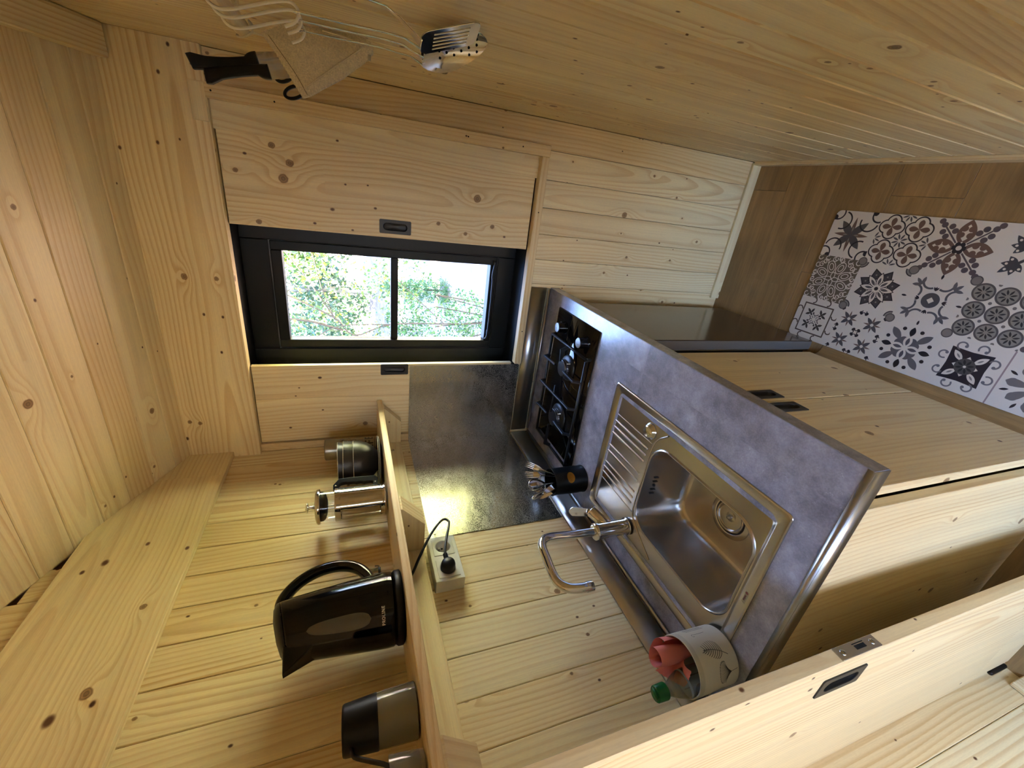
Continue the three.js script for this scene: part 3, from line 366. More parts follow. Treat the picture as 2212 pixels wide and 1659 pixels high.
// ================================================================ RUG
{ const T = 341, rug = canvasTex(2048, 1024, (c) => {
    const ink = '#2a2024', gr = '#55504f', br = '#74594b', cr = '#e6ddcd', lt = '#8b857c';
    c.fillStyle = cr; c.fillRect(0, 0, 2048, 1024);
    const tile = (i, j, f) => { c.save(); c.translate(i * T, j * T); c.beginPath(); c.rect(0, 0, T, T); c.clip(); c.translate(T / 2, T / 2); f(); c.restore(); };
    const rot = (n, f, a0 = 0) => { for (let k = 0; k < n; k++) { c.save(); c.rotate(a0 + k / n * 2 * Math.PI); f(k); c.restore(); } };
    const leaf = (x0, len, w, col, tip = 0.5) => { c.fillStyle = col; c.beginPath(); c.moveTo(x0, 0); c.quadraticCurveTo(x0 + len * tip, -w, x0 + len, 0); c.quadraticCurveTo(x0 + len * tip, w, x0, 0); c.fill(); };
    const dot = (x, y, r, col) => { c.fillStyle = col; c.beginPath(); c.arc(x, y, r, 0, 7); c.fill(); };
    const scroll = (x, y, r, a0, a1, ccw, lw, ball, col = ink) => { c.strokeStyle = col; c.lineWidth = lw; c.beginPath(); c.arc(x, y, r, a0, a1, ccw); c.stroke(); if (ball) dot(x + (r - ball * 0.5) * Math.cos(a1), y + (r - ball * 0.5) * Math.sin(a1), ball, col); };
    const star8 = (R) => { rot(4, () => { leaf(0, R, R * 0.2, br, 0.3); leaf(R * 0.18, R * 0.3, R * 0.08, lt); }); rot(4, () => leaf(0, R * 1.05, R * 0.42, gr, 0.38), Math.PI / 4); };
    const aster = (n, r0, len, w, col = gr) => rot(n, () => leaf(r0, len, w, col), Math.PI / n);
    const stars = () => { star8(118); rot(4, () => { scroll(112, -58, 46, 2.6, -0.4, true, 9, 17); scroll(112, 58, 46, -2.6, 0.4, false, 9, 17); scroll(168, 0, 40, 2.2, -2.2, false, 8, 0); }, Math.PI / 4 * 0); };
    tile(0, 0, () => { star8(128); rot(4, () => { scroll(98, -98, 62, 0.2, 3.4, false, 10, 0); scroll(150, -150, 46, 1.1, 3.6, false, 10, 19); }); });
    tile(1, 0, () => { for (const [x, y] of [[-85, -85], [85, -85], [-85, 85], [85, 85]]) { c.save(); c.translate(x, y); for (const [r, col] of [[47, ink], [39, cr]]) rot(4, () => dot(37, 0, r, col)); rot(4, () => { leaf(0, 62, 34, br, 0.75); dot(44, 0, 15, br); }); c.restore(); } aster(8, 8, 42, 12); for (const [x, y] of [[-170, 0], [170, 0], [0, -170], [0, 170]]) { c.save(); c.translate(x, y); aster(8, 8, 40, 11); c.restore(); } });
    const brownFlower = () => { rot(4, () => { c.strokeStyle = br; c.lineWidth = 20; c.beginPath(); c.moveTo(34, -6); c.quadraticCurveTo(90, -70, 158, 0); c.quadraticCurveTo(90, 70, 34, 6); c.stroke(); for (const [x, y] of [[78, -22], [78, 22], [116, -18], [116, 18]]) dot(x, y, 17, br); }); rot(4, () => { c.strokeStyle = '#5f5253'; c.lineWidth = 9; c.beginPath(); c.moveTo(40, 0); c.lineTo(165, 0); c.stroke(); for (const [x, y] of [[112, -26], [112, 26], [148, -26], [148, 26], [182, 0], [212, 0]]) dot(x, y, 17, '#5f5253'); }, Math.PI / 4); rot(6, () => dot(24, 0, 14, ink)); dot(0, 0, 24, ink); dot(0, 0, 15, cr); };
    tile(2, 0, brownFlower);
    const palms = () => { rot(4, () => { c.save(); c.translate(70, 0); for (const [a, l] of [[0, 95], [0.75, 78], [-0.75, 78], [1.6, 70], [-1.6, 70]]) { c.save(); c.rotate(a); leaf(-14, l, 34, '#454446', 0.45); dot(l * 0.5, 0, 7, cr); c.restore(); } c.restore(); leaf(0, 90, 16, '#454446'); }, Math.PI / 4); };
    tile(3, 0, palms);
    tile(0, 1, () => { c.fillStyle = '#6b5d49'; c.fillRect(-T / 2, -T / 2, T, T); c.strokeStyle = cr; c.lineWidth = 6; rot(8, () => { c.beginPath(); c.ellipse(98, 0, 46, 30, 0, 0, 7); c.stroke(); c.beginPath(); c.ellipse(98, 0, 26, 16, 0, 0, 7); c.stroke(); for (const [x, y] of [[150, 44], [150, -44]]) { c.beginPath(); for (let a = 0; a < 9; a += 0.3) c.lineTo(x + (4 + a * 2.4) * Math.cos(a), y + (4 + a * 2.4) * Math.sin(a)); c.stroke(); } }, Math.PI / 8); for (let x = -150; x <= 150; x += 60) for (const y of [-150, 150]) { c.beginPath(); c.arc(x, y, 17, 0, 5); c.stroke(); c.beginPath(); c.arc(y, x, 17, 0, 5); c.stroke(); } rot(4, () => { c.beginPath(); c.ellipse(28, 0, 24, 15, 0, 0, 7); c.stroke(); }); });
    tile(1, 1, () => { rot(8, () => { c.fillStyle = '#464143'; c.strokeStyle = ink; c.lineWidth = 7; c.beginPath(); c.moveTo(70, -52); c.lineTo(142, 0); c.lineTo(70, 52); c.closePath(); c.fill(); c.stroke(); dot(100, 0, 6, lt); }, Math.PI / 8); rot(8, () => { leaf(0, 118, 44, ink); leaf(8, 102, 36, cr); }); rot(8, () => leaf(26, 54, 17, '#5b5452')); dot(0, 0, 26, cr); dot(0, 0, 13, ink);
      for (const [x, y] of [[150, -150], [-150, -150], [150, 150], [-150, 150]]) { dot(x * 1.12, y * 1.12, 44, ink); dot(x * 1.12, y * 1.12, 38, lt); } });
    tile(2, 1, () => { dot(0, 0, 50, '#565355'); c.fillStyle = cr; c.save(); c.rotate(0.78); c.fillRect(-15, -15, 30, 30); c.restore(); rot(4, () => { for (const a of [-0.5, 0, 0.5]) { c.save(); c.translate(64, 0); c.rotate(a); leaf(0, 28, 10, ink); c.restore(); } leaf(140, 34, 13, ink); }); rot(4, () => { c.strokeStyle = '#5d5a5d'; c.lineWidth = 12; c.beginPath(); c.arc(112, -54, 44, 2.9, 0.9, true); c.stroke(); c.beginPath(); c.arc(112, 54, 44, -2.9, -0.9); c.stroke(); c.save(); c.translate(126, 0); for (const a of [-0.9, 0, 0.9]) { c.save(); c.rotate(a); leaf(0, 54, 20, '#6a6463'); c.restore(); } c.restore(); }, Math.PI / 4); });
    tile(3, 1, () => { for (let x = -1; x <= 1; x++) for (let y = -1; y <= 1; y++) { c.save(); c.translate(x * 112, y * 112); dot(0, 0, 55, '#5b5450'); dot(0, 0, 45, '#928c80'); aster(8, 9, 32, 10, '#2e2827'); c.restore(); } for (const x of [-56, 56, 168, -168]) for (const y of [-56, 56, 168, -168]) dot(x, y, 9, '#7c736b'); });
    tile(0, 2, () => { c.strokeStyle = '#5d4b3c'; c.lineWidth = 10; c.save(); c.rotate(0); c.strokeRect(-118, -118, 236, 236); c.restore(); rot(4, () => { c.save(); c.translate(64, 0); for (const a of [-1.2, 0, 1.2]) { c.save(); c.rotate(a); leaf(0, 46, 18, '#41362f'); c.restore(); } c.restore(); leaf(38, 30, 14, '#41362f'); }, Math.PI / 4); rot(4, () => scroll(58, 0, 26, 2, -2, false, 6, 7, '#41362f')); rot(8, () => leaf(12, 26, 9, lt)); rot(4, () => { scroll(150, -60, 22, 0, 3.2, false, 9, 0, '#5d4b3c'); scroll(150, 60, 22, 0, 3.2, false, 9, 0, '#5d4b3c'); }); });
    tile(1, 2, () => { for (const [x, y] of [[-85, -85], [85, -85], [-85, 85], [85, 85]]) { c.save(); c.translate(x, y); c.scale(0.52, 0.52); star8(118); dot(0, 0, 22, cr); c.restore(); } for (const [x, y] of [[0, 0], [170, 0], [-170, 0], [0, 170], [0, -170], [170, 170], [-170, 170], [170, -170], [-170, -170]]) { c.save(); c.translate(x, y); rot(4, () => { scroll(42, 0, 28, 2.5, -2.5, false, 6, 0); dot(22, 17, 10, ink); dot(22, -17, 10, ink); }); c.restore(); } });
    tile(2, 2, () => { rot(4, () => { c.fillStyle = '#665f60'; c.beginPath(); c.moveTo(18, -50); c.quadraticCurveTo(92, -48, 78, 0); c.quadraticCurveTo(92, 48, 18, 50); c.fill(); leaf(62, 108, 44, '#6a6564', 0.6); }, Math.PI / 4); rot(4, () => { leaf(0, 96, 52, cr); leaf(18, 56, 22, '#5a5357'); leaf(84, 66, 34, '#221c20', 0.5); }); rot(8, () => dot(138, 0, 12, ink), Math.PI / 8); });
    tile(3, 2, () => { rot(4, () => { c.fillStyle = '#2a2228'; c.beginPath(); c.moveTo(44, -20); c.lineTo(52, -84); c.quadraticCurveTo(100, -40, 150, 0); c.quadraticCurveTo(100, 40, 52, 84); c.lineTo(44, 20); c.fill(); leaf(40, 82, 34, cr); leaf(62, 34, 10, lt); }, Math.PI / 4); dot(0, 0, 52, '#55514c'); aster(8, 12, 34, 13, '#2b2725'); dot(0, 0, 8, cr); rot(8, () => { scroll(128, 40, 24, -2.2, 2.2, false, 9, 9, '#777170'); }); });
    c.fillStyle = '#a58d87'; c.fillRect(4 * T - 4, 2 * T, 8, T); 
    const drops = () => { rot(8, () => { leaf(34, 110, 46, '#77716d', 0.75); dot(112, 0, 25, '#77716d'); }); rot(8, () => leaf(118, 42, 14, ink), Math.PI / 8); };
    tile(4, 2, drops); tile(4, 1, brownFlower); tile(4, 0, stars); tile(5, 0, palms); tile(5, 1, drops); tile(5, 2, stars);
    for (let i = 1; i < 6; i++) for (let j = 1; j < 3; j++) { if (i === 4) continue; dot(i * T, j * T, 30, '#57504c'); dot(i * T, j * T, 24, '#857d74'); }
  });
  const o = thing('rug', 'vinyl mat printed with grey, brown and cream patterned tiles on the floor', 'rug', [0.817, 0.0012, 0.818]);
  const g = extrude(roundRect(0.432, 0.866, 0.016), 0.003, 0.0006, 1, 8); g.rotateX(-Math.PI / 2); planeUV(g, (x, y, z) => [(z + 0.433) / 0.866, 1 - (0.216 - x) / 0.432]);
  put('mat', g, new THREE.MeshStandardMaterial({ name: 'printed vinyl', map: rug, roughness: 0.55 }), o); }
// ================================================================ SHELF AND WHAT STANDS ON IT
const TILT = 0.0135, SY = (z) => 1.4755 - TILT * z; // shelf top, sagging a little towards the photographer
{ const o = thing('wall_shelf', 'long pine wall shelf on three chamfered brackets along the left wall', 'shelf', [0, 1.4755, 0]); o.rotation.x = TILT;
  board('shelf_board', o, [0.0945, -0.0095, 0.72], [0.187, 0.019, 1.44], 2, wood[7], 0.0012);
  board('ledger', o, [0.0105, -0.052, 0.285], [0.019, 0.064, 0.49], 2, wood[8], 0.0015); board('ledger', o, [0.0105, -0.052, 0.845], [0.019, 0.064, 0.51], 2, wood[8], 0.0015);
  const br = (z, w, d = 0.170) => { const s = new THREE.Shape(); s.moveTo(0.001, -0.020); s.lineTo(d, -0.020); s.lineTo(d, -0.026); s.lineTo(d - 0.062, -0.086); s.lineTo(0.001, -0.086); s.closePath(); const g = extrude(s, w, 0.0012, 1); g.translate(0, 0, z); put('bracket', grainUV(g, 0, wood[9], 0.5, 0.4), wood[9].mat, o); };
  br(0.003, 0.034); br(0.532, 0.056); br(1.105, 0.050);
  screwAt(o, [0.0205, -0.050, 0.094], 0, 0.0055); screwAt(o, [0.0205, -0.050, 1.050], 0, 0.0075); }
{ // coffee tin
  const o = thing('coffee_tin', 'old steel coffee tin with printed label beside the nested bowls', 'tin', [0.062, SY(0.118), 0.118]);
  put('body', lathe([[0, 0.001], [0.034, 0.001], [0.0352, 0.003], [0.0352, 0.146], [0.034, 0.148], [0, 0.148]], 48), MT.tin, o);
  put('lid', lathe([[0.0355, 0.146], [0.0368, 0.147], [0.0368, 0.176], [0.0360, 0.179], [0.034, 0.1805], [0.031, 0.179], [0, 0.179]], 48), MT.tin, o);
  const t = canvasTex(1024, 512, (c, w, h) => { c.fillStyle = '#8d8470'; c.fillRect(0, 0, w, h); c.fillStyle = '#2a241d'; c.strokeStyle = '#2a241d';
    for (const x of [20, 532]) { c.fillRect(x + 10, 492, 430, 8); c.font = 'bold 168px sans-serif'; c.fillText('CAFE', x + 10, 475); c.font = 'bold 40px serif'; c.fillText('a', x + 400, 330); c.lineWidth = 7; c.beginPath(); c.arc(x + 250, 60, 44, 0, 7); c.moveTo(x + 206, 60); c.lineTo(x + 294, 60); c.stroke();
      c.lineWidth = 5; for (let k = 0; k < 7; k++) { c.beginPath(); c.arc(x + 120 + k * 34, 190 + 30 * Math.sin(k * 2.1), 36, k, k + 3.6); c.stroke(); } c.fillRect(x + 90, 250, 220, 6); for (const [a, b, q] of [[60, 70, 0.6], [400, 130, 2.2], [350, 40, 1.1], [40, 240, 0.3]]) { c.save(); c.translate(x + a, b); c.rotate(q); c.beginPath(); c.ellipse(0, 0, 20, 12, 0, 0, 7); c.fill(); c.fillStyle = '#8d8470'; c.fillRect(-17, -1.5, 34, 3); c.fillStyle = '#2a241d'; c.restore(); } } });
  const lb = put('label', new THREE.CylinderGeometry(0.0354, 0.0354, 0.118, 48, 1, true), new THREE.MeshStandardMaterial({ map: t, roughness: 0.35, metalness: 0.55 }), o); lb.position.y = 0.072; lb.rotation.y = 2.4; }
{ // plates and nested bowls
  for (let k = 0; k < 2; k++) { const o = thing('plate', k ? 'upper dark plate of the pair under the nested bowls' : 'lower dark plate of the pair flat on the shelf', 'plate', [0.093, SY(0.25) + 0.0045 * k + 0.001, 0.25], 'dark plates under the bowls');
    put('dish', lathe([[0, 0.002], [0.045, 0.002], [0.05, 0], [0.052, 0.002], [0.078, 0.0075], [0.0795, 0.0088], [0.078, 0.0095], [0.05, 0.0048], [0, 0.0044]], 56), MT.plate, o); put('rim', new THREE.TorusGeometry(0.0788, 0.0007, 8, 64).rotateX(Math.PI / 2).translate(0, 0.0088, 0), MT.bowlRim, o); }
  const pos = ['bottom', 'second', 'third', 'top'], base = SY(0.25) + 0.012;
  for (let k = 0; k < 4; k++) { const o = thing('bowl', ['lowest dark stoneware bowl of the nested stack, its belly in full view', 'second bowl from below in the nested dark stoneware stack, slightly tilted', 'third bowl from below in the nested dark stoneware stack', 'uppermost dark bowl of the nested stack, pale rim exposed'][k], 'bowl', [0.093, base + [0, 0.0175, 0.031, 0.046][k], 0.25], 'nested dark bowls on the shelf');
    o.rotation.x = [0, -0.05, 0.0, 0.012][k]; o.rotation.z = [0, 0.02, -0.02, 0.01][k];
    put('body', lathe([[0, 0.001], [0.030, 0], [0.034, 0.001], [0.0345, 0.005], [0.048, 0.016], [0.061, 0.035], [0.0675, 0.055], [0.0695, 0.076], [0.0668, 0.076], [0.0645, 0.055], [0.058, 0.037], [0.045, 0.020], [0.02, 0.0125], [0, 0.0118]], 64), MT.bowl, o);
    put('rim', new THREE.TorusGeometry(0.0681, 0.0015, 10, 72).rotateX(Math.PI / 2).translate(0, 0.0762, 0), MT.bowlRim, o); } }
{ // cafetiere
  const o = thing('coffee_press', 'glass and chrome coffee press with black handle', 'coffee press', [0.084, SY(0.43), 0.436]), R = 0.0445;
  put('base', lathe([[0, 0.004], [R, 0.004], [R + 0.0022, 0.006], [R + 0.0022, 0.011], [R, 0.013], [R, 0.020], [R + 0.0004, 0.020]], 56), MT.chrome, o);
  put('glass_beaker', lathe([[0, 0.0145], [R - 0.006, 0.0145], [R - 0.001, 0.019], [R - 0.001, 0.178], [R + 0.002, 0.184]], 56), MT.glass, o);
  const band = new THREE.CylinderGeometry(R + 0.0008, R + 0.0008, 0.112, 40, 1, true, 0.35, 2.1); put('chrome_cage', band.translate(0, 0.072, 0), MT.chrome, o);
  put('chrome_cage', new THREE.CylinderGeometry(R + 0.0008, R + 0.0008, 0.112, 12, 1, true, 3.35, 0.5).translate(0, 0.072, 0), MT.chrome, o); put('chrome_cage', new THREE.CylinderGeometry(R + 0.0008, R + 0.0008, 0.112, 12, 1, true, 5.4, 0.5).translate(0, 0.072, 0), MT.chrome, o);
  put('chrome_band', lathe([[R, 0.126], [R + 0.002, 0.127], [R + 0.002, 0.141], [R, 0.142]], 56), MT.chrome, o);
  put('lid', lathe([[0, 0.196], [0.012, 0.196], [0.038, 0.193], [R + 0.002, 0.190], [R + 0.004, 0.186], [R + 0.004, 0.181], [R + 0.001, 0.179], [0, 0.179]], 56), MT.chrome, o);
  put('lid_skirt', lathe([[0.020, 0.162], [0.034, 0.166], [0.040, 0.172], [0.041, 0.179], [0, 0.179]], 48), MT.blackMatte, o);
  put('plunger_rod', cyl(0.0018, 0.0018, 0.19, 12).translate(0, 0.115, 0), MT.steel, o);
  put('knob', lathe([[0, 0.219], [0.008, 0.2185], [0.0148, 0.215], [0.0148, 0.2125], [0.006, 0.210], [0.0042, 0.205], [0.006, 0.196], [0, 0.196]], 36), MT.chrome, o);
  const hs = new THREE.Shape(); hs.moveTo(0.043, 0.148); hs.lineTo(0.0625, 0.148); hs.lineTo(0.082, 0.132); hs.lineTo(0.0835, 0.100); hs.lineTo(0.0815, 0.030); hs.lineTo(0.074, 0.023); hs.lineTo(0.043, 0.024); hs.lineTo(0.043, 0.036); hs.lineTo(0.062, 0.037); hs.quadraticCurveTo(0.066, 0.05, 0.0625, 0.062); hs.quadraticCurveTo(0.068, 0.072, 0.0645, 0.084); hs.quadraticCurveTo(0.069, 0.095, 0.066, 0.106); hs.quadraticCurveTo(0.071, 0.118, 0.066, 0.127); hs.lineTo(0.058, 0.135); hs.lineTo(0.043, 0.135); hs.closePath();
  const h = put('handle', extrude(hs, 0.012, 0.0015, 2).translate(0, 0, -0.006), MT.blackMatte, o); h.rotation.y = 1.25;
  for (const y of [0.1415, 0.030]) { const s = put('handle_screw', pan(0.0032), MT.screw, h); s.rotation.x = Math.PI / 2; s.position.set(0.058, y, 0.0066); } }
const font = await new FontLoader().loadAsync('fonts/droid/droid_sans_bold.typeface.json');
const bendText = (txt, size, depth, R, mid = 0) => { const g = new TextGeometry(txt, { font, size, depth, curveSegments: 4, bevelEnabled: false }); g.computeBoundingBox(); const b = g.boundingBox; g.translate(-(b.min.x + b.max.x) / 2, -(b.min.y + b.max.y) / 2, 0); const P = g.attributes.position; for (let i = 0; i < P.count; i++) { const a = P.getX(i) / R + mid, r = R + P.getZ(i); P.setXYZ(i, r * Math.sin(a), P.getY(i), r * Math.cos(a)); } g.computeVertexNormals(); return g; };
{ // electric kettle; local +x faces the room, spout along +z, handle along -z
  const o = thing('electric_kettle', 'glossy black cordless electric kettle with big loop handle', 'kettle', [0.100, SY(0.81), 0.812]);
  const el = (r, y, tiltY = 0, e = 1.0, dz = 0) => Array.from({ length: 56 }, (_, i) => { const a = i / 56 * 2 * Math.PI; return [r * Math.cos(a), y + tiltY * Math.sin(a), r * e * Math.sin(a) + dz]; });
  put('power_base', lathe([[0, 0.001], [0.070, 0.001], [0.0745, 0.004], [0.0745, 0.014], [0.071, 0.018], [0, 0.018]], 56), MT.blackMatte, o);
  put('body', loft([el(0.071, 0.0195), el(0.0735, 0.023), el(0.0740, 0.036), el(0.0725, 0.06, 0, 1.0), el(0.0690, 0.11, -0.001, 1.0), el(0.0640, 0.165, -0.004, 1.0, 0.001), el(0.0590, 0.210, -0.010, 1.02, 0.003), el(0.0565, 0.226, -0.012, 1.03, 0.004), el(0.0548, 0.231, -0.012, 1.03, 0.004)], [true, true], true), MT.blackGloss, o);
  put('lid', loft([el(0.0548, 0.2312, -0.012, 1.03, 0.004), el(0.0535, 0.236, -0.012, 1.02, 0.004), el(0.042, 0.243, -0.010, 1, 0.003), el(0.02, 0.247, -0.005, 1, 0.002)], [false, true], true), MT.blackMatte, o);
  put('lid_button', rbox(0.022, 0.012, 0.028, 3, 0.004).translate(0, 0.246, -0.046), MT.blackMatte, o);
  const sp = new THREE.Shape(); sp.moveTo(0.050, 0.155); sp.lineTo(0.093, 0.222); sp.lineTo(0.045, 0.226); sp.closePath(); const sg = extrude(sp, 0.030, 0.004, 3).translate(0, 0, -0.015); sg.rotateY(-Math.PI / 2);
  { const P = sg.attributes.position; for (let i = 0; i < P.count; i++) { const k = sm(0.040, 0.096, P.getZ(i)); P.setX(i, P.getX(i) * (1.6 - 1.25 * k)); } sg.computeVertexNormals(); } put('spout', sg, MT.blackGloss, o);
  const hp = [[0, 0.233, -0.038], [0, 0.243, -0.060], [0, 0.233, -0.088], [0, 0.208, -0.116], [0, 0.172, -0.135], [0, 0.132, -0.139], [0, 0.098, -0.128], [0, 0.074, -0.104], [0, 0.062, -0.078], [0, 0.058, -0.060]], hg = tube(hp, 0.0125, 80, 18); { const P = hg.attributes.position; for (let i = 0; i < P.count; i++) P.setX(i, P.getX(i) * 1.12); hg.computeVertexNormals(); } put('handle', hg, MT.blackGloss, o);
  put('handle_mount', rbox(0.030, 0.042, 0.034, 3, 0.006).translate(0, 0.044, -0.080), MT.blackMatte, o); put('handle_mount', rbox(0.032, 0.030, 0.040, 4, 0.010).translate(0, 0.226, -0.044), MT.blackMatte, o);
  // water window and lettering on the room side, slightly proud of the wall
  const rAt = (y) => (y < 0.11 ? 0.0725 + (0.0690 - 0.0725) * (y - 0.06) / 0.05 : y < 0.165 ? 0.0690 + (0.0640 - 0.0690) * (y - 0.11) / 0.055 : 0.0640 - 0.005 * (y - 0.165) / 0.045) + 0.0012;
  const pos = [], idx = [], n = 26, m = 10; for (let i = 0; i <= n; i++) { const y = 0.066 + 0.118 * i / n, k = i / n, w = 0.0165 * Math.pow(Math.max(0, 1 - Math.pow(Math.abs(2 * k - 1), 3.2)), 0.5) * (1 - 0.28 * k); for (let j = 0; j <= m; j++) { const a = 0.80 + (j / m - 0.5) * 2 * w / 0.069, bulge = 0.0012 * (1 - (2 * j / m - 1) ** 2); pos.push((rAt(y) + bulge) * Math.cos(a), y, (rAt(y) + bulge) * Math.sin(a)); } }
  for (let i = 0; i < n; i++) for (let j = 0; j < m; j++) { const a = i * (m + 1) + j; idx.push(a, a + m + 1, a + 1, a + 1, a + m + 1, a + m + 2); }
  const wg = new THREE.BufferGeometry(); wg.setAttribute('position', new THREE.Float32BufferAttribute(pos, 3)); wg.setIndex(idx); wg.computeVertexNormals(); put('water_window', wg, MT.kettleWindow, o);
  const tx = put('lettering', bendText('PROLINE', 0.0062, 0.0003, 0.0742), MT.lightLine, o); tx.rotation.y = Math.PI / 2 - 0.80; tx.position.y = 0.043;
  put('switch', rbox(0.012, 0.010, 0.020, 2, 0.003).translate(0, 0.042, -0.104), MT.blackMatte, o); }
{ // clear hook on the wall above the socket
  const o = thing('wall_hook', 'small clear plastic hook stuck on the wall boards behind the kettle', 'hook', [0.0008, 1.512, 0.615]); put('plate', rbox(0.002, 0.030, 0.012, 2, 0.0009).translate(0.001, 0.006, 0), MT.petClear, o); put('hook', tube([[0.002, 0.004, 0], [0.006, -0.006, 0], [0.012, -0.008, 0], [0.014, 0.002, 0]], 0.0018, 16, 8), MT.petClear, o); }
{ // appliance with a smoky cup, standing on its lid
  const o = thing('electric_grinder', 'tapered electric grinder, black top on a smoky clear cup, cord at its side', 'grinder', [0.108, SY(1.03), 1.026]);
  put('cup', lathe([[0, 0.002], [0.041, 0.002], [0.0425, 0.004], [0.0412, 0.052], [0.0400, 0.066]], 56), MT.smoke, o);
  put('cup_filling', lathe([[0, 0.004], [0.0395, 0.004], [0.0390, 0.048], [0, 0.048]], 48), S('olive grey plastic', '#77745c', 0.35), o);
  put('seal_band', lathe([[0.0392, 0.048], [0.0396, 0.049], [0.0388, 0.066], [0, 0.066]], 56), S('dark smoky band', '#1c1d1b', 0.3), o);
  put('motor_housing', lathe([[0.0402, 0.066], [0.0405, 0.068], [0.0365, 0.118], [0.0352, 0.121], [0.033, 0.122], [0, 0.122]], 56), MT.blackMatte, o);
  put('cord', tube([[0.012, 0.108, 0.032], [0.016, 0.104, 0.048], [0.018, 0.080, 0.062], [0.012, 0.052, 0.075], [0.0, 0.03, 0.10], [-0.02, 0.012, 0.15], [-0.03, 0.008, 0.22]], 0.0034, 40, 10), MT.cable, o); }
{ const o = thing('drinking_glass', 'greenish drinking glass at the near shelf end behind the grinder', 'glass', [0.125, SY(1.115), 1.118]); put('cup', lathe([[0, 0.003], [0.022, 0.002], [0.024, 0.004], [0.029, 0.055], [0.0275, 0.055], [0.0225, 0.009], [0, 0.009]], 40), MT.petClear, o); }

// ================================================================ SOCKET AND PLUG
{ const o = thing('wall_socket', 'white double wall socket under the shelf, one outlet empty', 'socket', [0.0, 1.3345, 0.649]);
  const s = roundRect(0.150, 0.076, 0.003); for (const x of [-0.036, 0.036]) { const h = new THREE.Path(); h.absarc(x, 0, 0.0205, 0, 2 * Math.PI, true); s.holes.push(h); }
  const fr = put('frame', extrude(s, 0.036, 0.002, 2, 24), MT.white, o); fr.rotation.y = Math.PI / 2; fr.position.x = 0.002; // local x -> -z
  for (const x of [-0.036, 0.036]) { const i = put('insert', lathe([[0, 0.018], [0.0185, 0.018], [0.0195, 0.036], [0.0215, 0.0372], [0.022, 0.036]], 40), MT.white, fr); i.rotation.x = Math.PI / 2; i.position.set(x, 0, 0.002);
    const sq = roundRect(0.058, 0.056, 0.002), hq = new THREE.Path(); hq.absarc(0, 0, 0.0215, 0, 2 * Math.PI, true); sq.holes.push(hq); const pl = put('cover', extrude(sq, 0.0012, 0.0007, 2, 24), MT.white, fr); pl.position.set(x, 0, 0.0375); 
    for (const y of [-0.0095, 0.0095]) { const h = put('contact_hole', cyl(0.0026, 0.0026, 0.0008, 14), MT.dark, fr); h.rotation.x = Math.PI / 2; h.position.set(x + y, 0, 0.0205); } const pin = put('earth_pin', cyl(0.0022, 0.0022, 0.014, 14), MT.screw, fr); pin.rotation.x = Math.PI / 2; pin.position.set(x, 0.011, 0.027); } }
{ const o = thing('power_cord', 'black kettle cord plugged into the double socket and looping over the shelf edge', 'cord', [0.0, 1.3345, 0.685]);
  const pg = put('plug', lathe([[0, 0.030], [0.010, 0.0295], [0.0165, 0.025], [0.0185, 0.018], [0.0188, 0.004], [0.0178, 0]], 36), MT.blackMatte, o); pg.rotation.z = -Math.PI / 2; pg.position.set(0.036, 0, 0);
  put('strain_relief', tube([[0.052, 0, 0.004], [0.056, 0.002, -0.012], [0.058, 0.003, -0.030]], 0.0062, 12, 14), MT.blackMatte, o);
  put('cable', tube([[0.058, 0.003, -0.026], [0.060, 0.000, -0.046], [0.061, -0.012, -0.085], [0.061, -0.027, -0.128], [0.061, -0.0285, -0.146], [0.060, -0.012, -0.153], [0.058, 0.026, -0.110], [0.052, 0.066, -0.045], [0.040, 0.090, -0.005], [0.026, 0.118, 0.025], [0.024, 0.134, 0.05], [0.026, 0.142, 0.075]], 0.0036, 90, 10), MT.cable, o); }

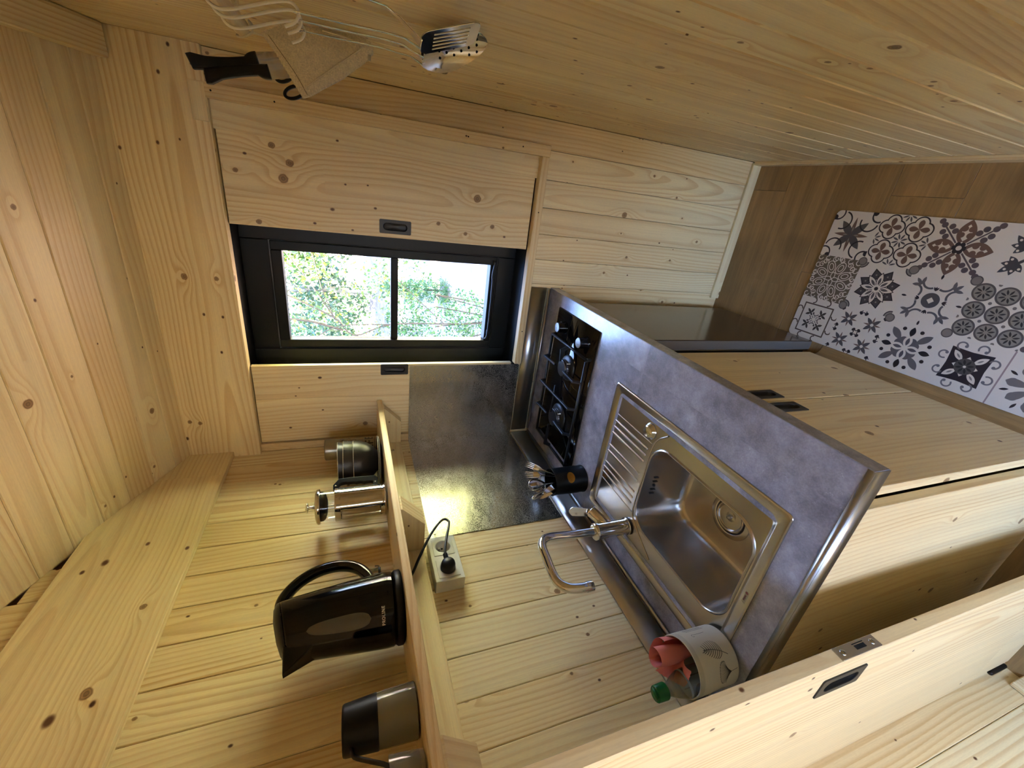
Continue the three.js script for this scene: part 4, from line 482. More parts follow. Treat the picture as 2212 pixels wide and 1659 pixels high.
// ================================================================ THINGS STANDING ON THE WORKTOP
const leafy = [];
{ // cutlery can
  const o = thing('cutlery_can', 'ribbed black metal can with brass oval plate, full of cutlery', 'can', [0.098, CY, 0.472]), H = 0.118, R = 0.0445;
  const wall = [[0, 0.001], [R + 0.001, 0.001], [R + 0.0016, 0.003], [R, 0.005]]; for (let k = 0; k < 9; k++) { const y = 0.022 + k * 0.0045; wall.push([R, y], [R + 0.0009, y + 0.0022]); } wall.push([R, 0.066], [R, H - 0.003], [R + 0.0015, H - 0.001], [R + 0.0006, H], [R - 0.0012, H - 0.001], [R - 0.0012, 0.004], [0, 0.004]); put('body', lathe(wall, 64), MT.blackMatte, o);
  const pg = new THREE.CircleGeometry(1, 40); { const P = pg.attributes.position; for (let i = 0; i < P.count; i++) { const a = P.getX(i) * 0.0175 / R, y = P.getY(i) * 0.0135; P.setXYZ(i, (R + 0.0016) * Math.sin(a), y + 0.062, (R + 0.0016) * Math.cos(a)); } pg.computeVertexNormals(); } const pl = put('oval_plate', pg, MT.brass, o); pl.rotation.y = 0.86;
  for (const s of [-1, 1]) { const a = s * 0.34, rv = put('rivet', new THREE.SphereGeometry(0.0011, 10, 8), MT.brass, pl); rv.position.set((R + 0.0018) * Math.sin(a), 0.062, (R + 0.0018) * Math.cos(a)); }
  const strip = (pts, w, t) => { // flat bar that follows pts [y, z] with widths w
    const rings = pts.map(([y, z], i) => { const ww = (Array.isArray(w) ? w[i] : w) / 2, tt = (Array.isArray(t) ? t[i] : t) / 2; return Array.from({ length: 12 }, (_, k) => { const a = k / 12 * 2 * Math.PI; return [ww * Math.cos(a), y, z + tt * Math.sin(a)]; }); }); return loft(rings, [true, true], true); };
  const fork = () => { const gs = [strip([[-0.10, 0], [-0.05, 0.0], [0.0, 0.001], [0.03, 0.004], [0.045, 0.006], [0.060, 0.003]], [0.012, 0.009, 0.0055, 0.008, 0.021, 0.022], 0.0022)]; for (let k = 0; k < 4; k++) gs.push(strip([[0.058, 0.003], [0.075, 0.001], [0.088, 0.003]], [0.0036, 0.003, 0.0018], 0.0016).translate(-0.0085 + k * 0.00567, 0, 0)); return gs; };
  const spoon = () => { const rings = [], ws = [[-0.10, 0.0055, 0], [-0.04, 0.004, 0], [0.01, 0.0028, 0.001], [0.028, 0.0045, 0.003], [0.036, 0.011, 0.006], [0.048, 0.0185, 0.010], [0.062, 0.0205, 0.011], [0.074, 0.0165, 0.008], [0.082, 0.008, 0.004], [0.0845, 0.001, 0.003]]; for (const [y, w, dz] of ws) rings.push(Array.from({ length: 16 }, (_, k) => { const a = k / 16 * 2 * Math.PI, x = w * Math.cos(a), bowl = w > 0.009 ? (1 - (x / w) ** 2) * 0.006 : 0; return [x, y, dz - bowl * 1.0 + 0.0011 * Math.sin(a)]; })); return [loft(rings, [true, true], true)]; };
  const knifeH = () => [strip([[-0.10, 0], [0.0, 0], [0.03, 0], [0.075, 0], [0.083, 0]], [0.010, 0.012, 0.015, 0.016, 0.010], [0.006, 0.008, 0.009, 0.009, 0.006])];
  const blade = () => { const s = new THREE.Shape(); s.moveTo(-0.007, -0.10); s.lineTo(0.007, -0.10); s.lineTo(0.009, 0.02); s.quadraticCurveTo(0.011, 0.07, 0.001, 0.088); s.quadraticCurveTo(-0.008, 0.07, -0.008, 0.02); s.closePath(); return [extrude(s, 0.0012, 0.0003, 1)]; };
  const set = (name, cat, label, gs, part, mat, p, r, extra) => { const t = thing(name, label, cat, [o.position.x + p[0], CY + p[1], o.position.z + p[2]], 'cutlery in the black can'); t.rotation.set(...r); put(part, gs.length > 1 ? mergeGeometries(gs.map((g) => (g.index ? g.toNonIndexed() : g)).map((g) => { g.deleteAttribute('uv'); return g; })) : gs[0], mat, t); return t; };
  set('fork', 'fork', 'table fork with tines up, on the hob side of the cutlery can', fork(), 'head', MT.cutlery, [0.012, 0.112, -0.017], [-0.16, 0.9, -0.06]);
  set('fork', 'fork', 'second fork leaning out of the cutlery can towards the hob, seen edge on', fork(), 'head', MT.cutlery, [0.018, 0.110, -0.026], [-0.32, 0.2, -0.28]);
  set('spoon', 'spoon', 'small bright spoon in the middle of the cutlery can', spoon(), 'head', MT.cutlery, [-0.006, 0.106, -0.004], [-0.02, 0.7, 0.10]);
  set('spoon', 'spoon', 'large spoon with its back to the room, next to the knife handle in the can', spoon(), 'head', MT.cutlery, [0.002, 0.118, 0.008], [0.12, 3.9, 0.10]);
  set('table_knife', 'knife', 'knife with rounded shiny steel handle up in the cutlery can', knifeH(), 'handle', MT.cutlery, [-0.010, 0.118, 0.018], [0.22, 0.6, 0.16]);
  const bk = set('table_knife', 'knife', 'black-handled table knife in the can between spoon and bright blade', knifeH(), 'handle', MT.blackMatte, [0.002, 0.088, 0.020], [0.26, 0.5, 0.10]);
  set('table_knife', 'knife', 'table knife with bright upturned blade leaning out of the can towards the tap', blade(), 'blade', MT.cutlery, [0.012, 0.100, 0.022], [0.52, 0.75, 0.0]);
  set('table_knife', 'knife', 'dark steel knife half hidden behind the bright upturned blade', blade(), 'blade', MT.cutlery, [-0.006, 0.102, 0.024], [0.40, 0.6, 0.08]);
}
{ // ceramic caddy with plant prints
  const o = thing('utensil_pot', 'off-white ceramic pot with dark fern and leaf prints at the sink corner', 'pot', [0.112, CY + 0.0036, 1.0945]), R = 0.0555, H = 0.104;
  const t = canvasTex(2048, 640, (c, w, h) => { c.fillStyle = '#d3cfbf'; c.fillRect(0, 0, w, h); c.strokeStyle = '#26282a'; c.lineCap = 'round';
    const frond = (x, y, rot, s) => { c.save(); c.translate(x, y); c.rotate(rot); c.scale(s, s); const st = (t) => [-30 + 60 * t - 95 * t * t, 150 - 350 * t]; c.lineWidth = 6; c.beginPath(); for (let k = 0; k <= 20; k++) c.lineTo(...st(k / 20)); c.stroke(); for (let k = 0; k < 9; k++) { const t = 0.24 + 0.085 * k, [bx0, by0] = st(t), L = 122 * Math.sin(Math.PI * (0.28 + 0.66 * (1 - t))) * (1.15 - t) + 8; for (const sd of [-1, 1]) { const px = (q) => [bx0 + sd * L * q, by0 - 58 * q * q * (1 - 0.4 * t) - 8 * q]; c.lineWidth = 5; c.beginPath(); for (let q = 0; q <= 8; q++) c.lineTo(...px(q / 8)); c.stroke(); c.lineWidth = 3; for (let q = 1; q < 8; q++) { const [ax, ay] = px(q / 8), e = 11 * (1 - q / 9); c.beginPath(); c.moveTo(ax - 2, ay - e); c.lineTo(ax, ay); c.lineTo(ax - 2, ay + e); c.stroke(); } } } c.restore(); };
    const fan = (x, y, s) => { c.save(); c.translate(x, y); c.scale(s, s); c.lineWidth = 3; for (let k = -13; k <= 13; k++) { const a = k / 13 * 1.9; c.beginPath(); c.moveTo(0, 90); c.quadraticCurveTo(40 * Math.sin(a), 10, 105 * Math.sin(a), 15 - 110 * Math.cos(a * 0.8)); c.stroke(); } c.lineWidth = 4; c.beginPath(); for (let k = 0; k <= 60; k++) { const a = -1.9 + k / 60 * 3.8, r = 1 + 0.05 * Math.sin(k * 2.4); c.lineTo(108 * Math.sin(a) * r, 15 - 114 * Math.cos(a * 0.8) * r); } c.stroke(); c.beginPath(); c.moveTo(0, 90); c.lineTo(10, 190); c.stroke(); c.restore(); };
    const sprig = (x, y, s) => { c.save(); c.translate(x, y); c.scale(s, s); c.lineWidth = 3; c.beginPath(); c.moveTo(0, 160); c.lineTo(0, -160); c.stroke(); for (let k = 0; k < 12; k++) for (const sd of [-1, 1]) { c.beginPath(); c.ellipse(sd * 20, -150 + k * 22, 20, 9, sd * 0.7, 0, 7); c.stroke(); } c.restore(); };
    const hook = (x, y) => { c.lineWidth = 4; c.beginPath(); c.moveTo(x, y + 230); c.quadraticCurveTo(x - 8, y + 60, x + 6, y + 20); c.arc(x - 12, y + 12, 18, 0.3, -4.2, true); c.stroke(); };
    for (const x of [0, 1024]) { fan(x + 120, 400, 1.15); frond(x + 385, 370, 0.35, 1.12); hook(x + 600, 150); sprig(x + 720, 320, 1.25); frond(x + 900, 380, -0.3, 0.9); } });
  put('body', lathe([[0, 0.001], [R - 0.003, 0.001], [R - 0.001, 0.003], [R + 0.0015, H - 0.008], [R + 0.0018, H - 0.001], [R + 0.0004, H], [R - 0.0015, H - 0.001], [R - 0.0038, 0.006], [0, 0.006]], 72), MT.pot, o);
  const pr = put('plant_print', new THREE.CylinderGeometry(R + 0.00165, R - 0.0002, H - 0.016, 72, 1, true), new THREE.MeshPhysicalMaterial({ map: t, roughness: 0.35 }), o); pr.position.y = (H - 0.004) / 2 - 0.001; pr.rotation.y = 0.15; }
{ // washing-up bottle in the pot
  const o = thing('detergent_bottle', 'clear washing-up liquid bottle with dark green cap standing in the pot', 'bottle', [0.093, CY + 0.011, 1.117]); o.rotation.z = 0.02;
  const ring = (a, b, y) => Array.from({ length: 40 }, (_, i) => { const q = i / 40 * 2 * Math.PI; return [a * Math.cos(q), y, b * Math.sin(q)]; });
  put('body', loft([ring(0.018, 0.026, 0), ring(0.020, 0.028, 0.004), ring(0.020, 0.028, 0.085), ring(0.0185, 0.0255, 0.105), ring(0.015, 0.019, 0.122), ring(0.0115, 0.0125, 0.134), ring(0.010, 0.010, 0.142), ring(0.010, 0.010, 0.148)], [true, false], true), MT.petClear, o);
  put('liquid', loft([ring(0.0185, 0.0265, 0.003), ring(0.0185, 0.0265, 0.06)], [true, true], true), S('pale liquid', '#8d958a', 0.15), o);
  const lt = canvasTex(512, 512, (c, w, h) => { c.fillStyle = '#93a6b4'; c.fillRect(0, 0, w, h); c.fillStyle = '#1d2a3d'; c.fillRect(0, 340, w, 172); c.fillStyle = '#28351f'; c.beginPath(); c.arc(180, 150, 90, 0, 7); c.fill(); c.fillStyle = '#39424a'; c.beginPath(); c.arc(300, 120, 62, 0, 7); c.fill(); c.fillStyle = '#b81e22'; c.fillRect(250, 210, 110, 120); c.fillStyle = '#f0e0d8'; c.font = 'bold 70px sans-serif'; c.fillText('le', 268, 270); c.fillRect(268, 285, 76, 8); c.fillRect(268, 303, 76, 8); });
  put('label', loft([ring(0.0204, 0.0284, 0.020), ring(0.0204, 0.0284, 0.100)].map((r, i) => (i ? r.map(([x, y, z]) => [x * 0.94, y, z * 0.94]) : r)), [false, false], true), new THREE.MeshStandardMaterial({ map: lt, roughness: 0.35 }), o);
  { const L = o.children[o.children.length - 1].geometry; const P = L.attributes.position; planeUV(L, (x, y, z) => [((Math.atan2(z / 0.028, x / 0.020) / (2 * Math.PI)) * 2 + 2) % 1, (y - 0.02) / 0.08]); }
  put('cap', lathe([[0.0105, 0.143], [0.0150, 0.143], [0.0158, 0.145], [0.0150, 0.166], [0.0135, 0.168], [0, 0.168]], 40), MT.green, o); put('spout_lid', rbox(0.016, 0.006, 0.022, 3, 0.0025).translate(0.002, 0.169, 0.0), MT.green, o); }
{ // pink cloth: two rolled, scalloped sheets stuck upright in the pot
  const o = thing('cleaning_cloth', 'salmon pink cleaning cloth with pinked edges stuffed in the pot', 'cloth', [0.111, CY + 0.075, 1.068]);
  const sheet = (f, nu, nv) => { const pos = [], idx = []; for (let i = 0; i <= nu; i++) for (let j = 0; j <= nv; j++) pos.push(...f(i / nu, j / nv)); for (let i = 0; i < nu; i++) for (let j = 0; j < nv; j++) { const a = i * (nv + 1) + j; idx.push(a, a + nv + 1, a + 1, a + 1, a + nv + 1, a + nv + 2); } const g = new THREE.BufferGeometry(); g.setAttribute('position', new THREE.Float32BufferAttribute(pos, 3)); g.setIndex(idx); g.computeVertexNormals(); return g; };
  const zig = (u, n) => 0.0016 * (Math.abs(((u * n) % 1) - 0.5) * 2 - 0.5);
  // rolled cone, open at the top
  put('roll', sheet((u, v) => { const a = -3.4 + u * 9.4, r = (0.009 + 0.0185 * u) * (0.62 + 0.38 * sm(0, 0.8, v)) + 0.0015 * Math.sin(a * 3 + v * 4), top = 0.080 - 0.018 * u + 0.012 * Math.cos(a - 2.6) * u; return [r * Math.cos(a) + 0.003 * v, -0.03 + (top + 0.03) * v + zig(u, 60) * v ** 10, r * Math.sin(a) * 1.1 - 0.004 * v]; }, 300, 18), MT.cloth, o);
  put('flap', sheet((u, v) => { const a = 0.9 + u * 2.3, r = 0.010 + 0.042 * v; return [r * Math.cos(a) * 0.62 - 0.010 * v, 0.006 + 0.056 * v - 0.034 * v * v * (1.2 - u) + zig(u, 16) * v ** 6 + 0.006 * Math.sin(u * 7) * v, r * Math.sin(a) + 0.004]; }, 64, 16), MT.cloth, o); }

// ================================================================ HANGING ON THE RIGHT WALL
const DX = 1.1395, DY = 1.7025;
{ const o = thing('hanging_rail', 'round pale wooden dowel rail on the right wall carrying white hooks', 'rail', [DX, DY, 0.478]);
  const d = put('dowel', grainUV(cyl(0.0125, 0.0125, 0.62, 32).rotateX(Math.PI / 2).translate(0, 0, 0.31), 2, wood[5], 0.5, 0.5), wood[5].mat, o); for (const z of [0.105, 0.58]) board('mount', o, [0.0205, 0, z], [0.040, 0.034, 0.030], 1, wood[3], 0.002); }
const hookGeo = tube([[0.0165, -0.003, 0], [0.0145, 0.010, 0], [0.004, 0.0152, 0], [-0.0085, 0.0125, 0], [-0.0148, 0.001, 0], [-0.0105, -0.020, 0], [0.004, -0.058, 0], [0.0115, -0.082, 0], [0.0105, -0.094, 0], [0.002, -0.0995, 0], [-0.0095, -0.094, 0], [-0.0175, -0.080, 0]], 0.0022, 80, 10);
const hookAt = [[0.532, 'ladle'], [0.585, 'solid spoon'], [0.622, 'skimmer'], [0.745, 'slotted turner']];
for (const [z, what] of hookAt) { const o = thing('s_hook', 'white coated S-hook on the wooden rail holding the ' + what, 'hook', [DX, DY, z], 'white hooks on the rail'); put('wire', hookGeo, MT.hookWhite, o); }
const HX = DX + 0.002, HY = DY - 0.0975; // where handles hang
const flatBar = (pts, ws, t) => loft(pts.map(([x, y, z], i) => Array.from({ length: 14 }, (_, k) => { const a = k / 14 * 2 * Math.PI; return [x + t / 2 * Math.sin(a), y, z + ws[i] / 2 * Math.cos(a)]; })), [true, true], true);
const shell = (prof, sx, sz, n = 40) => { const g = lathe(prof, n); g.scale(sx, 1, sz); g.computeVertexNormals(); return g; };
{ const o = thing('ladle', 'polished steel soup ladle hanging nearest the knife pouch', 'ladle', [HX, HY, 0.532]);
  put('handle', flatBar([[0, 0.004, 0], [0.001, -0.06, 0], [0.003, -0.12, -0.001], [0.001, -0.17, -0.004], [-0.006, -0.192, -0.012], [-0.010, -0.205, -0.018]], [0.008, 0.008, 0.007, 0.007, 0.010, 0.014], 0.0026), MT.cutlery, o); put('eye', new THREE.TorusGeometry(0.0045, 0.0014, 10, 24).rotateY(Math.PI / 2).translate(0, 0.002, 0), MT.cutlery, o);
  const b = put('bowl', shell([[0, -0.030], [0.012, -0.0285], [0.022, -0.0225], [0.0285, -0.012], [0.0305, 0], [0.0293, 0], [0.0272, -0.012], [0.021, -0.0212], [0.012, -0.0268], [0, -0.0285]], 1, 1.12, 48), MT.cutlery, o); b.position.set(0.006, -0.212, -0.006); b.rotation.set(0.15, 0, 0.95); }
const spoonHead = (holes) => { const pos = [], idx = [], nu = 30, nv = 22; for (let i = 0; i <= nu; i++) for (let j = 0; j <= nv; j++) { const k = i / nu, w = 0.034 * Math.pow(Math.sin(Math.PI * Math.min(1, 0.10 + 0.90 * k)), 0.62), y = -0.108 * k, z = (2 * j / nv - 1) * w, dish = 0.013 * (1 - (z / Math.max(w, 1e-4)) ** 2) * Math.sin(Math.PI * Math.min(1, 0.08 + 0.92 * k)); pos.push(dish, y, z); } for (let i = 0; i < nu; i++) for (let j = 0; j < nv; j++) { const a = i * (nv + 1) + j; idx.push(a, a + 1, a + nv + 1, a + 1, a + nv + 2, a + nv + 1); } const g = new THREE.BufferGeometry(); g.setAttribute('position', new THREE.Float32BufferAttribute(pos, 3)); g.setIndex(idx); g.computeVertexNormals(); return g; };
const hang = (m, p, L, phi) => { const l = V(...L).normalize(), s = V(-l.y, l.x, 0).normalize(), wd = s.multiplyScalar(Math.cos(phi)).add(V(0, 0, Math.sin(phi))).normalize(), up = l.clone().negate(), nn = up.clone().cross(wd); m.quaternion.setFromRotationMatrix(new THREE.Matrix4().makeBasis(nn, up, wd)); m.position.set(...p); };
const longHandle = (z) => flatBar([[0, 0.004, 0], [0.001, -0.06, 0], [0.003, -0.12, 0], [0.002, -0.150, 0], [-0.006, -0.172, 0], [-0.010, -0.184, 0]], [0.009, 0.009, 0.008, 0.008, 0.012, 0.022], 0.0026);
{ const o = thing('serving_spoon', 'solid steel serving spoon hanging between ladle and skimmer, partly hidden', 'spoon', [HX, HY, 0.585]); put('handle', longHandle(), MT.cutlery, o); const b = put('bowl', spoonHead(false), MT.cutlery, o); hang(b, [-0.010, -0.182, 0], [0.30, -0.95, 0], 0.80); b.scale.set(1, 0.9, 0.9); }
{ const o = thing('skimmer', 'oval steel skimmer with rows of small holes hanging on the rail', 'skimmer', [HX, HY, 0.622]); put('handle', longHandle(), MT.cutlery, o); const b = put('bowl', spoonHead(true), MT.cutlery, o); hang(b, [-0.010, -0.180, 0], [0.30, -0.95, 0], 0.85);
  for (let r = 0; r < 6; r++) for (let q = -2; q <= 2; q++) { const y = -0.028 - r * 0.0125, z = q * 0.0092 + (r % 2 ? 0.0046 : 0), k = -y / 0.108, w = 0.034 * Math.pow(Math.sin(Math.PI * (0.10 + 0.9 * k)), 0.62); if (Math.abs(z) > w - 0.006) continue; const dish = 0.013 * (1 - (z / w) ** 2) * Math.sin(Math.PI * (0.08 + 0.92 * k)); const h = put('hole', cyl(0.0020, 0.0020, 0.0006, 10), MT.dark, b); h.rotation.z = Math.PI / 2; h.position.set(dish - 0.0006, y, z); } }
{ const o = thing('slotted_turner', 'steel slotted turner with bent neck hanging foremost on the rail', 'turner', [HX, HY, 0.745]);
  put('handle', flatBar([[0, 0.004, 0], [0.001, -0.05, 0], [0.002, -0.090, 0], [0, -0.112, 0], [-0.008, -0.130, 0], [-0.024, -0.152, 0], [-0.029, -0.158, 0]], [0.009, 0.009, 0.010, 0.012, 0.016, 0.026, 0.034], 0.0024), MT.cutlery, o);
  const s = roundRect(0.054, 0.082, 0.012); for (let k = -2; k <= 2; k++) { const h = new THREE.Path(); h.moveTo(k * 0.0085 - 0.0017, -0.026); h.lineTo(k * 0.0085 + 0.0017, -0.026); h.lineTo(k * 0.0085 + 0.0017, 0.024); h.lineTo(k * 0.0085 - 0.0017, 0.024); h.closePath(); s.holes.push(h); }
  const g = extrude(s, 0.0012, 0.0003, 1).translate(0, -0.041, 0); g.rotateY(-Math.PI / 2); const b = put('blade', g, MT.cutlery, o); hang(b, [-0.029, -0.158, 0], [0.34, -0.94, 0], 1.32); }
{ // linen pouch hung across the end of the rail, facing the photographer
  const o = thing('linen_pouch', 'beige linen pouch with stitched hem hung at the end of the wooden rail', 'pouch', [1.1, 1.6, 0.43]);
  const A = [0.047, 0.080], B = [-0.039, 0.021], D = [0.056, -0.108], E = [0.076, -0.088];
  const sh = [[...A], [0.022, 0.060], [...B], [-0.034, 0.0085], [0.004, -0.050], [0.040, -0.094], [...D], [0.071, -0.103], [...E], [0.074, -0.02], [0.068, 0.04]];
  const s = new THREE.Shape(sh.map(([x, y]) => new THREE.Vector2(x, y))); const inP = (x, y) => { let c = false; for (let i = 0, j = sh.length - 1; i < sh.length; j = i++) if ((sh[i][1] > y) !== (sh[j][1] > y) && x < (sh[j][0] - sh[i][0]) * (y - sh[i][1]) / (sh[j][1] - sh[i][1]) + sh[i][0]) c = !c; return c; };
  const puff = (g, k) => { const P = g.attributes.position; for (let i = 0; i < P.count; i++) { const x = P.getX(i), y = P.getY(i); let d = 1; for (let a = 0; a < sh.length; a++) { const p = sh[a], q = sh[(a + 1) % sh.length], ux = q[0] - p[0], uy = q[1] - p[1], t = Math.max(0, Math.min(1, ((x - p[0]) * ux + (y - p[1]) * uy) / (ux * ux + uy * uy))); d = Math.min(d, Math.hypot(x - p[0] - ux * t, y - p[1] - uy * t)); } P.setZ(i, P.getZ(i) + k * (Math.min(1, d / 0.03) ** 0.7) * 0.010 + 0.0016 * (vn(x * 90, y * 90, 77) - 0.5)); } g.computeVertexNormals(); return g; };
  const grid = () => { const pos = [], N = 64, b = [-0.042, 0.078, -0.11, 0.082], ax = (i) => b[0] + (b[1] - b[0]) * i / N, ay = (j) => b[2] + (b[3] - b[2]) * j / N; for (let i = 0; i < N; i++) for (let j = 0; j < N; j++) { const x = (ax(i) + ax(i + 1)) / 2, y = (ay(j) + ay(j + 1)) / 2; if (!inP(x, y)) continue; const p = [[ax(i), ay(j)], [ax(i + 1), ay(j)], [ax(i + 1), ay(j + 1)], [ax(i), ay(j + 1)]]; for (const k of [0, 1, 2, 0, 2, 3]) pos.push(...p[k], 0); } const g = new THREE.BufferGeometry(); g.setAttribute('position', new THREE.Float32BufferAttribute(pos, 3)); return mergeVertices(g, 1e-5); };
  const tx = (() => { const n = 256, d = new Uint8Array(n * n * 4); for (let j = 0; j < n; j++) for (let i = 0; i < n; i++) { const k = 0.86 + 0.16 * vn(i * 0.9, j * 0.12, 81) + 0.16 * vn(i * 0.12, j * 0.9, 83) - 0.25 * (vn(i * 0.5, j * 0.5, 85) > 0.86 ? 0.5 : 0), at = (j * n + i) * 4; d[at] = Math.min(255, 222 * k); d[at + 1] = Math.min(255, 212 * k); d[at + 2] = Math.min(255, 192 * k); d[at + 3] = 255; } return dataTex(n, n, d); })();
  const lm = new THREE.MeshStandardMaterial({ name: 'linen', map: tx, roughness: 0.95, side: THREE.DoubleSide });
  const uvl = (g) => planeUV(g, (x, y) => [x * 12, y * 12]);
  put('front_panel', uvl(puff(grid(), 1)), lm, o); put('back_panel', uvl(puff(grid(), -0.5)), lm, o).position.z = -0.012;
  put('gusset', uvl(extrude(s, 0.011, 0).translate(0, 0, -0.0118)), lm, o);
  const st = S('stitching', '#6f6047', 0.9); put('hem_stitch', tube([[0.045, 0.068, 0.004], [0.020, 0.048, 0.0085], [-0.006, 0.028, 0.008], [-0.033, 0.012, 0.003]], 0.0005, 24, 6), st, o);
  put('seam', tube([[-0.020, 0.010, 0.0075], [0.010, -0.028, 0.0112], [0.040, -0.066, 0.0105], [0.058, -0.086, 0.009], [0.066, -0.066, 0.010], [0.069, -0.02, 0.0085]], 0.0014, 40, 8), lm, o);
  put('hanging_loop', tube([[0.044, 0.078, -0.004], [0.041, 0.100, 0.010], [0.030, 0.112, 0.03], [0.024, 0.100, 0.055], [0.034, 0.084, 0.058], [0.050, 0.090, 0.045], [0.050, 0.088, 0.012]], 0.0016, 40, 8), lm, o);
  put('side_tag', rbox(0.010, 0.006, 0.001, 1, 0.0004).translate(0.046, -0.100, 0.002), MT.lightLine, o);
}
{ const knife = (label, p, ang, L, flip) => { const o = thing('kitchen_knife', label, 'knife', p); o.rotation.z = ang; // local +y along the handle, away from the blade
    const s = new THREE.Shape(); s.moveTo(-0.012, 0); s.lineTo(0.0105, 0); s.quadraticCurveTo(0.011, 0.012, 0.004, 0.020); s.quadraticCurveTo(0.003, 0.05, 0.007, 0.080); s.quadraticCurveTo(0.010, L - 0.014, 0.013, L - 0.004); s.lineTo(0.012, L + 0.004); s.lineTo(-0.010, L + 0.001); s.quadraticCurveTo(-0.014, 0.06, -0.012, 0); const g = extrude(s, 0.010, 0.004, 4).translate(0, 0, -0.005); if (flip) { g.rotateY(Math.PI); }
    put('handle', g, MT.blackMatte, o); const b = new THREE.Shape(); b.moveTo(-0.0115, 0.002); b.lineTo(0.0105, 0.002); b.lineTo(0.0095, -0.045); b.lineTo(-0.004, -0.10); b.lineTo(-0.0115, -0.06); b.closePath(); const bg = extrude(b, 0.0014, 0.0003, 1).translate(0, 0, -0.0007); if (flip) bg.rotateY(Math.PI); put('blade', bg, MT.cutlery, o); put('rivet', new THREE.SphereGeometry(0.002, 10, 8), MT.screw, o).position.set(flip ? 0.002 : -0.002, L + 0.002, 0); };
  knife('larger black-handled kitchen knife in the pouch, its steel blade base showing', [1.108, 1.690, 0.424], 0.235, 0.105, false);
  knife('smaller black-handled kitchen knife in the pouch beside the scissors', [1.0905, 1.672, 0.428], 0.225, 0.102, true); }
{ const o = thing('scissors', 'scissors with black plastic finger loops sticking out of the linen pouch', 'scissors', [1.080, 1.640, 0.424]); o.rotation.z = 0.45;
  const loop = (x, y, w, h) => { const s = new THREE.Shape(); s.absellipse(x, y, w, h, 0, 2 * Math.PI, false); const q = new THREE.Path(); q.absellipse(x, y, w - 0.0055, h - 0.0055, 0, 2 * Math.PI, true); s.holes.push(q); return extrude(s, 0.006, 0.0018, 3, 24).translate(0, 0, -0.003); };
  put('finger_loop', loop(-0.0135, 0.0, 0.0115, 0.021), MT.blackMatte, o); put('finger_loop', loop(0.0135, 0.005, 0.0105, 0.017), MT.blackMatte, o); put('blades', mergeGeometries([rbox(0.010, 0.07, 0.002, 2, 0.0008).translate(-0.004, -0.052, 0), rbox(0.010, 0.07, 0.002, 2, 0.0008).translate(0.005, -0.050, 0.0022)]), MT.cutlery, o); }
// ================================================================ OUTDOORS, SEEN THROUGH THE WINDOW
{ const o = structure('ground'); const n = 60, m = 60, pos = [], idx = []; const hgt = (x, z) => -0.55 + 0.30 * Math.max(0, -z - 2.2) * sm(2, 5, -z) * 0.75 + 0.12 * (fbm(x * 0.8, z * 0.8, 91) - 0.5) + 0.25 * (fbm(x * 0.2 + 5, z * 0.2, 95) - 0.5);
  for (let i = 0; i <= n; i++) for (let j = 0; j <= m; j++) { const x = -24 + 48 * i / n, z = -22 + 34 * j / m; pos.push(x, Math.min(hgt(x, z), 3.2) - (z > -1.2 ? 0.15 : 0), z); }
  for (let i = 0; i < n; i++) for (let j = 0; j < m; j++) { const a = i * (m + 1) + j; idx.push(a, a + 1, a + m + 1, a + 1, a + m + 2, a + m + 1); }
  const g = new THREE.BufferGeometry(); g.setAttribute('position', new THREE.Float32BufferAttribute(pos, 3)); g.setIndex(idx); g.computeVertexNormals(); planeUV(g, (x, y, z) => [x / 3, z / 3]); { const cc = []; for (let k = 0; k < pos.length; k += 3) { const m = sm(-1.5, 0.5, pos[k + 2]); cc.push(1 - 0.36 * m, 1 - 0.40 * m, 1 - 0.62 * m); } g.setAttribute('color', new THREE.Float32BufferAttribute(cc, 3)); }
  const t = (() => { const q = 512, d = new Uint8Array(q * q * 4); for (let j = 0; j < q; j++) for (let i = 0; i < q; i++) { const a = fbm(i / 20, j / 20, 101), b = vn(i * 0.8, j * 0.8, 105), k = 0.6 + 0.5 * a + 0.22 * (b - 0.5), at = (j * q + i) * 4; d[at] = Math.min(255, 172 * k); d[at + 1] = Math.min(255, 150 * k); d[at + 2] = Math.min(255, 136 * k); d[at + 3] = 255; } return dataTex(q, q, d); })();
  put('dry_slope', g, new THREE.MeshStandardMaterial({ name: 'dry leaf litter and meadow', map: t, roughness: 0.95, vertexColors: true }), o); }
{ const o = structure('grassy_bank'); const n = 40, m = 44, pos = [], idx = []; for (let i = 0; i <= n; i++) for (let j = 0; j <= m; j++) { const x = 1.7 + 12 * i / n, z = -14 + 17 * j / m; pos.push(x, -0.62 + 0.62 * Math.min(x - 1.7, 5.2) + 0.2 * (fbm(x * 0.9, z * 0.9, 131) - 0.5), z); } for (let i = 0; i < n; i++) for (let j = 0; j < m; j++) { const a = i * (m + 1) + j; idx.push(a, a + 1, a + m + 1, a + 1, a + m + 2, a + m + 1); }
  const g = new THREE.BufferGeometry(); g.setAttribute('position', new THREE.Float32BufferAttribute(pos, 3)); g.setIndex(idx); g.computeVertexNormals(); planeUV(g, (x, y, z) => [x / 2, z / 2]);
  const t = (() => { const q = 512, d = new Uint8Array(q * q * 4); for (let j = 0; j < q; j++) for (let i = 0; i < q; i++) { const a = fbm(i / 16, j / 16, 141), b = vn(i * 0.5, j * 0.9, 145), k = 0.5 + 0.6 * a + 0.35 * (b - 0.5), y = sm(0.35, 0.65, fbm(i / 40, j / 40, 147)), at = (j * q + i) * 4; d[at] = Math.min(255, (186 + 60 * y) * k); d[at + 1] = Math.min(255, (206 + 30 * y) * k); d[at + 2] = Math.min(255, (132 + 60 * y) * k); d[at + 3] = 255; } return dataTex(q, q, d); })();
  put('sunny_grass', g, new THREE.MeshStandardMaterial({ name: 'sunlit grass', map: t, roughness: 0.95 }), o); }
